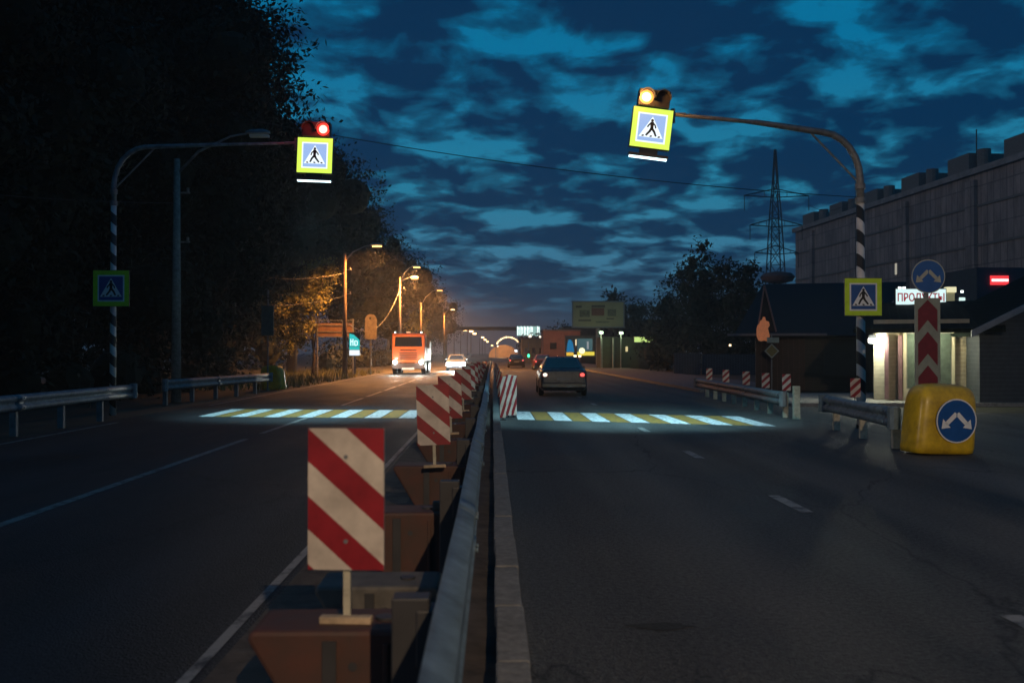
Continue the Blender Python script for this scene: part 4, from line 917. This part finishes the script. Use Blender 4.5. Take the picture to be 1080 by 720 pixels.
m = MB(); m.box((L/2, 7.8, Hh+.35), (L+.6, 17, .9)); m.build('parapet', mat('parapet_pale', (.21, .20, .20), .9, var=.4, scale=.8), root)
for k in range(6): m = MB(); m.box((10+k*20, -.35, Hh/2-.5), (2.4 if k % 2 else 1.3, .7, Hh-1)); m.build('pilaster', mPan, root)
for z in (6, 12, 18, 24): m = MB(); m.box((L/2, -.12, z), (L, .22, .35)); m.build('ledge', mConcD, root)
for k, (t0, ln, hh) in enumerate(((3, 6, 2.6), (17, 6, 2.6), (32, 6, 2.6), (47, 6, 2.8), (62, 6, 3.0), (77, 6, 3.0), (90, 5, 3.2), (104, 6, 3.4))):
    m = MB(); m.box((t0+ln/2, 3.5, Hh+.8+hh/2), (ln, 6, hh)); m.build('roof_hut', mConcD, root)
    m = MB(); m.tube([(t0+ln+1.3, 2.2, Hh+.8), (t0+ln+1.3, 2.2, Hh+.8+hh*1.1)], 1.0, 12); m.build('vent_drum', mConcD, root)
for k in (24, 66): m = MB(); m.tube([(k, 3, Hh), (k, 3, Hh+8)], .10, 5); m.build('aerial', mCab, root)
m = MB(); m.box((46, -.06, 16.6), (.6, .1, 2.0)); m.build('lit_window', glow('lit_flat_window', (.8, .75, .6), .5), root)

# ------------------------------------------------------------------ pylon and tank
p = at(818, 300, 150); root = empty('pylon', (p.x, 150, 0), 'lattice power pylon with three pairs of arms', 'pylon')
zz = lambda py: at(818, py, 150).z
m = MB(); base = 2.6; ztop = zz(158)
def hw_(z): return max(.12, 1.75*(1-z/(ztop*1.0))**.75) if z < ztop*.62 else max(.10, .95*(ztop-z)/(ztop*.38)*.95)
levels = [0, 4, 8, 12, 15.5, 18.5, 21, 23.5, 26, 29, ztop]
for s in ((-1, -1), (1, -1), (1, 1), (-1, 1)): m.tube([(s[0]*hw_(z), s[1]*hw_(z), z) for z in levels], .10, 5)
for i in range(len(levels)-1):
    a_, b_ = levels[i], levels[i+1]
    for s in (-1, 1): m.tube([(-hw_(a_), s*hw_(a_), a_), (hw_(b_), s*hw_(b_), b_)], .055, 4); m.tube([(hw_(a_), s*hw_(a_), a_), (-hw_(b_), s*hw_(b_), b_)], .055, 4)
    m.tube([(-hw_(b_), -hw_(b_), b_), (hw_(b_), -hw_(b_), b_)], .05, 4)
m.build('mast', mCab, root)
for py, xl, xr, dr in ((203, 785, 853, 4), (234, 791, 846, 4), (263, 796, 842, 0)):
    z = zz(py); m = MB()
    for xe in (xl, xr):
        X = at(xe, py, 150).x-p.x; m.tube([(0, 0, z+.6), (X, 0, z-.5)], .08, 4); m.tube([(0, 0, z-.8), (X, 0, z-.5)], .08, 4)
        for q_ in (.35, .65): m.tube([(X*q_, 0, z+.6-1.1*q_), (X*q_, 0, z-.8+.3*q_)], .04, 4)
        m.tube([(X, 0, z-.5), (X, 0, z-2.9)], .06, 5)
    m.build('arm', mCab, root)
for i, (py, x0_, nm) in ((1, (206, 853, 'power line leaving the upper pylon arm on the building side')),):
    a_ = at(x0_, py+10, 150); c_ = at((-100, 905)[i], (150, 206)[i], (110, 135)[i]); cable((a_, c_), .04, nm, 1.5)
p = at(820, 292, 110); root = empty('round_canopy', (p.x, 110, 0), 'flat round dark top standing beside the pylon foot', 'water tank')
m = MB(); n = 20; m.loft([[(r_*math.cos(2*math.pi*k/n), r_*math.sin(2*math.pi*k/n), p.z+z) for k in range(n)] for r_, z in ((.5, -.8), (1.7, -.5), (2.0, 0), (1.6, .4), (.3, .65))]); m.build('tank', mat('tank_rust', (.10, .05, .05), .8, var=.3), root)
m = MB(); m.tube([(0, 0, 0), (0, 0, p.z-.6)], .35, 8); m.build('stem', mConcD, root)

# ------------------------------------------------------------------ far side: billboard, kiosk, signs
Y = 111; a, c = at(604, 345, Y), at(658, 318, Y); cx, cz = (a.x+c.x)/2, (a.z+c.z)/2; w_, h_ = c.x-a.x, c.z-a.z
root = empty('billboard', (cx, Y, 0), 'large dim yellowish advertising billboard over the kiosk', 'billboard')
m = MB(); m.box((0, .15, cz), (w_, .3, h_)); m.build('panel', mat('billboard_paper', (.32, .30, .17), .7, var=.15, scale=1), root)
m = MB(); m.box((0, .05, cz+h_/2), (w_+.3, .3, .14)); m.box((0, .05, cz-h_/2), (w_+.3, .3, .14)); m.box((-w_/2, .05, cz), (.14, .3, h_)); m.box((w_/2, .05, cz), (.14, .3, h_)); m.build('frame', mGalvD, root)
m = MB()
for x_, z_, ww, hh, mi in ((0, .95, 1.6, .25, 0), (-.05, .30, 1.5, .9, 1), (-1.6, .1, 1.2, .8, 2), (1.6, .2, 1.0, .8, 2), (-2.3, .9, .7, .25, 0), (1.4, -.5, .9, .15, 0), (-1.6, -.7, 1.5, .2, 0), (.5, -.9, 1.6, .15, 2)):
    m.poly([(x_-ww/2, -.012, cz+z_-hh/2), (x_+ww/2, -.012, cz+z_-hh/2), (x_+ww/2, -.012, cz+z_+hh/2), (x_-ww/2, -.012, cz+z_+hh/2)], mi)
m.build('print', [mat('print_dark', (.10, .09, .06), .7, var=.2), mat('print_red', (.20, .08, .05), .7, var=.3), mat('print_olive', (.16, .16, .10), .7, var=.6, scale=3)], root)
m = MB(); m.tube([(0, .4, 0), (0, .4, cz-h_/2)], .25, 10); m.build('post', mGalvD, root)
lamp('billboard_light', 'SPOT', (cx, Y-5, 2.6), 120, (.85, 1, .5), target=(cx, Y, cz), size=.2, angle=100, blend=.8)
Y = 96; a, c = at(634, 392, Y), at(702, 352, Y)
root = empty('kiosk', ((a.x+c.x)/2, Y, 0), 'low dark green kiosk under the billboard with a glowing yellow-green fascia', 'kiosk')
w_ = c.x-a.x; m = MB(); m.box((0, 2, 1.6), (w_, 4, 3.2)); m.build('wall', mat('kiosk_green', (.045, .055, .035), .8, var=.4, scale=2), root)
for px in (634, 646): X = at(px, 370, Y).x-(a.x+c.x)/2; m = MB(); m.tube([(X, -.5, 0), (X, -.5, 3.1)], .10, 8); m.build('post', mConc, root)
pz = at(682, 358, Y-.3); X = pz.x-(a.x+c.x)/2
m = MB(); m.box((X, -.3, pz.z), (2.65, .3, .62)); m.build('fascia', mCab, root); m = MB(); m.box((X, -.46, pz.z), (2.55, .03, .52)); m.build('lit_fascia', glow('fascia_green', (.62, .85, .25), 1.0), root)
m = MB(); m.box((X, -.04, 1.1), (1.6, .1, 2.0)); m.build('doorway', mDark, root)
pz = at(661, 368, Y-.2); m = MB(); m.tube([(pz.x-(a.x+c.x)/2, -.2, pz.z-.25), (pz.x-(a.x+c.x)/2, -.2, pz.z+.25)], .12, 8); m.build('lit_bulb', glow('dim_warm', (.6, .5, .25), 1.2), root)
for px, py, nm in ((634, 350.5, 'greenish white floodlight under the billboard, nearer the blue signs'), (655, 351, 'greenish white floodlight under the billboard, nearer the lit fascia')):
    p = at(px, py, 94); rt = empty('floodlight', (p.x, 94, 0), nm, 'floodlight', 'floodlights in front of the kiosk'); m = MB(); m.tube([(0, .1, 0), (0, .1, p.z)], .06, 6); m.build('post', mGalvD, rt)
    m = MB(); m.box((0, .05, p.z+.12), (.4, .2, .1)); m.build('housing', mCab, rt); m = MB(); m.tube([(0, -.08, p.z-.12), (0, -.08, p.z+.10)], .19, 10); m.build('bulb', glow('flood_green', (.72, 1, .62), 5), rt)
    lamp('flood_green_light', 'POINT', p+Vector((0, -.5, -.2)), 60, (.75, 1, .5), size=.2)
# blue and yellow lit advertising
Y = 112; a, c = at(597, 376, Y), at(629, 356, Y); root = empty('lit_advert', ((a.x+c.x)/2, Y, 0), 'glowing blue and yellow advertising front behind the grey sedan', 'advert'); ox = (a.x+c.x)/2
m = MB(); m.box((0, .4, (a.z+c.z)/2+.1), (c.x-a.x+.2, .5, c.z-a.z+.3)); m.build('wall', mConcD, root)
def patch(name, pts, m_): 
    q_ = MB(); q_.poly([(at(x, y, Y).x-ox, .13, at(x, y, Y).z) for x, y in pts]); return q_.build(name, m_, root)
patch('blue_panel', [(597.5, 371), (606, 371), (604, 361), (602, 358), (600, 358), (598.5, 362)], glow('ad_blue', (.0, .16, .36), .9))
patch('yellow_strip', [(597.5, 375), (605, 375), (605, 371.5), (597.5, 371.5)], glow('ad_yellow', (.9, .55, .06), .95))
patch('picture_panel', [(609, 370), (625, 370), (625, 357), (609, 357)], glow('ad_dimteal', (.04, .10, .12), .9))
q_ = MB(); q_.box((at(618, 371, Y).x-ox, .08, at(618, 372.8, Y).z), ((at(627, 371, Y)-at(609, 371, Y)).x, .06, .44)); q_.build('yellow_band', glow('ad_yellow2', (.9, .72, .08), .95), root)
q_ = MB(); q_.disc((at(613.8, 370, Y).x-ox, .02, at(613.8, 369.8, Y).z), .36); q_.build('round_light', glow('ad_round', (1, .95, .6), 1.3), root)
q_ = MB(); q_.box((at(607.5, 361, Y).x-ox, .05, at(607.5, 361, Y).z), (.12, .06, .7)); q_.build('tube_light', glow('ad_tube', (1, .8, .5), 1.2), root)
q_ = MB(); q_.box((at(620, 361, Y).x-ox, .05, at(620, 364, Y).z), (.22, .06, .9)); q_.build('white_panel', mat('ad_white', (.3, .3, .3), emit=(.25, .26, .28), estr=1, var=0), root)
for px, nm in ((606.5, 'small warm lamp under the blue panel'), (611.5, 'small warm lamp under the round sign')):
    p = at(px, 375.5, 108); rt = empty('small_lamp', p, nm, 'lamp', 'small lamps at the foot of the advert'); m = MB(); m.tube([(0, 0, -.1), (0, 0, .12)], .15, 8); m.build('bulb', glow('warm_dot', (1, .75, .42), 4), rt)
# brick-orange building behind
Y = 135; a, c = at(573, 385, Y), at(612, 349, Y); root = empty('brick_building', ((a.x+c.x)/2, Y, 0), 'brick-red flat building lit from the road behind the advert', 'building')
m = MB(); m.box((0, 3, c.z/2), (c.x-a.x, 6, c.z)); m.build('wall', mat('brick_red', (.28, .12, .08), .85, var=.35, scale=1.2), root); m = MB(); m.box((0, 3, c.z+.1), (c.x-a.x+.3, 6.3, .2)); m.build('parapet', mConcD, root)
for k in range(2): m = MB(); m.box((-1.2+k*2.2, -.03, c.z*.55), (.9, .06, .9)); m.build('window', mGlassD, root)
lamp('brick_light', 'POINT', ((a.x+c.x)/2-1, Y-7, 4), 500, (1, .45, .2), size=.3)
Y = 150; a, c = at(551, 385, Y), at(576, 357, Y); root = empty('grey_building', ((a.x+c.x)/2, Y+3, 0), 'small ochre-grey building behind the green traffic light', 'building')
m = MB(); m.box((0, 3, c.z/2), (c.x-a.x, 6, c.z)); m.build('wall', mat('ochre_wall', (.25, .20, .12), .85, var=.35, scale=1.2), root); m = MB(); m.box((0, 3, c.z+.1), (c.x-a.x+.3, 6.3, .2)); m.build('parapet', mConcD, root)
for k in range(3): m = MB(); m.box((-1.2+k*1.2, -.03, c.z*.5), (.5, .06, .9)); m.build('window', mGlassD, root)
# long roof line joining to the billboard
Y = 140; a, c = at(595, 350, Y), at(700, 346, Y); root = empty('hall', ((a.x+c.x)/2, Y, 0), 'long low dark hall behind the billboard', 'building')
m = MB(); m.box((0, 4, c.z/2), (c.x-a.x, 8, c.z)); m.build('wall', mat('hall_dark', (.05, .045, .04), .9, var=.3), root); m = MB(); m.box((0, 4, c.z+.15), (c.x-a.x+.5, 8.6, .3)); m.build('roof', mCab, root)
# footbridge and lit letters
Y = 200; a, c = at(470, 346.5, Y), at(550, 346.5, Y); root = empty('footbridge', ((a.x+c.x)/2, Y, 0), 'thin dark footbridge spanning the road far ahead', 'footbridge')
m = MB(); m.box((0, 0, a.z), (c.x-a.x, 2, .75)); m.build('deck', mat('bridge_red', (.10, .05, .04), .8, var=.3), root)
for s in (-1, 1): m = MB(); m.box((s*(c.x-a.x)/2, 0, a.z/2), (.6, 1.2, a.z-.4)); m.build('pier', mConcD, root)
Y = 190; a, c = at(545, 354, Y), at(569.5, 344, Y); root = empty('letter_sign', ((a.x+c.x)/2, Y, 0), 'row of glowing pale teal letters at the end of the footbridge', 'sign')
w_, h_ = c.x-a.x, c.z-a.z; cz = (a.z+c.z)/2
m = MB(); m.box((0, .2, cz), (w_, .2, h_)); m.build('lit_backing', glow('letter_back', (.42, .72, .66), .75), root)
m = MB()
for k in range(7):
    if k == 5: continue
    x_ = -w_/2+(k+.5)*w_/7; m.box((x_-.14, .05, cz+.05), (.16, .1, h_*.95)); m.box((x_+.16, .05, cz), (.12, .1, h_*.85)); m.box((x_, .04, cz+h_*.3), (.4, .1, .3))
m.build('lettering', glow('letter_white', (.85, 1, .97), 1.7), root)
for s in (-1, 1): m = MB(); m.tube([(s*w_*.4, .3, 0), (s*w_*.4, .3, cz-h_/2)], .15, 6); m.build('post', mGalvD, root)
# arch of lamps
Y = 300; a, c = at(523, 363, Y), at(549, 362, Y); ct = at(536, 355.5, Y); rx = (c.x-a.x)/2; root = empty('light_arch', (ct.x, Y, 0), 'arch of warm lights spanning the far road', 'light arch')
pts = [(-rx*math.cos(t), 0, 3.0+(ct.z-3.0)*math.sin(t)) for t in [math.pi*k/20 for k in range(21)]]
m = MB(); m.tube([(-rx, 0, 0)]+pts+[(rx, 0, 0)], .12, 6); m.build('frame', mGalvD, root)
for k, pt in enumerate(pts[3:-3]): m = MB(); m.box((pt[0], -.2, pt[2]), (.42, .2, .34+.2*(k % 3 == 0))); m.build('bulb', glow('arch_warm', (1, .62, .30), 4.5), root)
# warm-lit tunnel mouth below it
Y = 330; ct = at(531, 377, Y); rx = 5.2; root = empty('arched_hall', (ct.x, Y, 0), 'low arched hall glowing orange under the arch of lights', 'building')
n = 14; m = MB(); m.loft([[(rx*math.cos(math.pi*k/n), yy, 4.4*math.sin(math.pi*k/n)) for k in range(n+1)] for yy in (0, 12)]); m.build('shell', mat('hall_ochre', (.6, .42, .25), .8, var=.3, scale=.8), root)
lamp('hall_light', 'POINT', (ct.x-1, Y-9, 4), 3200, (1, .45, .15), size=.4)
for px, py, nm, colr in ((544, 370, 'cold white lamp to the right under the arch of lights', (.85, .95, 1)),):
    p = at(px, py, 240); rt = empty('white_lamp', (p.x, 240, 0), nm, 'lamp'); m = MB(); m.tube([(0, .2, 0), (0, .2, p.z)], .08, 6); m.build('post', mGalvD, rt); m = MB(); m.tube([(0, 0, p.z-.25), (0, 0, p.z+.25)], .36, 8); m.build('bulb', glow('cold_lamp', colr, 3), rt)
p = at(557.5, 375, 140); rt = empty('traffic_light', (p.x, 140, 0), 'traffic light showing green beside the far dark car', 'traffic light')
m = MB(); m.tube([(0, .1, 0), (0, .1, 3.2)], .07, 8); m.build('post', mGalvD, rt); m = MB(); m.box((0, 0, p.z+.25), (.38, .25, 1.0)); hb = m.build('housing', mCab, rt)
m = MB(); m.disc((0, -.14, p.z), .17, seg=16, ry=.26); m.build('green_lens', glow('green_lens', (.05, 1, .35), 3.5), hb)
for px, py, Yy, nm in ((559, 354.5, 160, 'small pale lamp just under the glowing letters'), (570, 355.5, 160, 'small pale lamp at the corner of the brick building'), (525, 365, 280, 'tiny warm lamp at the foot of the light arch')):
    p = at(px, py, Yy); rt = empty('small_lamp', (p.x, Yy, 0), nm, 'lamp'); m = MB(); m.tube([(0, .1, 0), (0, .1, p.z)], .05, 6); m.build('post', mGalvD, rt); m = MB(); m.tube([(0, 0, p.z-.2), (0, 0, p.z+.2)], .22, 8); m.build('bulb', glow('pale_lamp', (1, .85, .65), 2.2), rt)
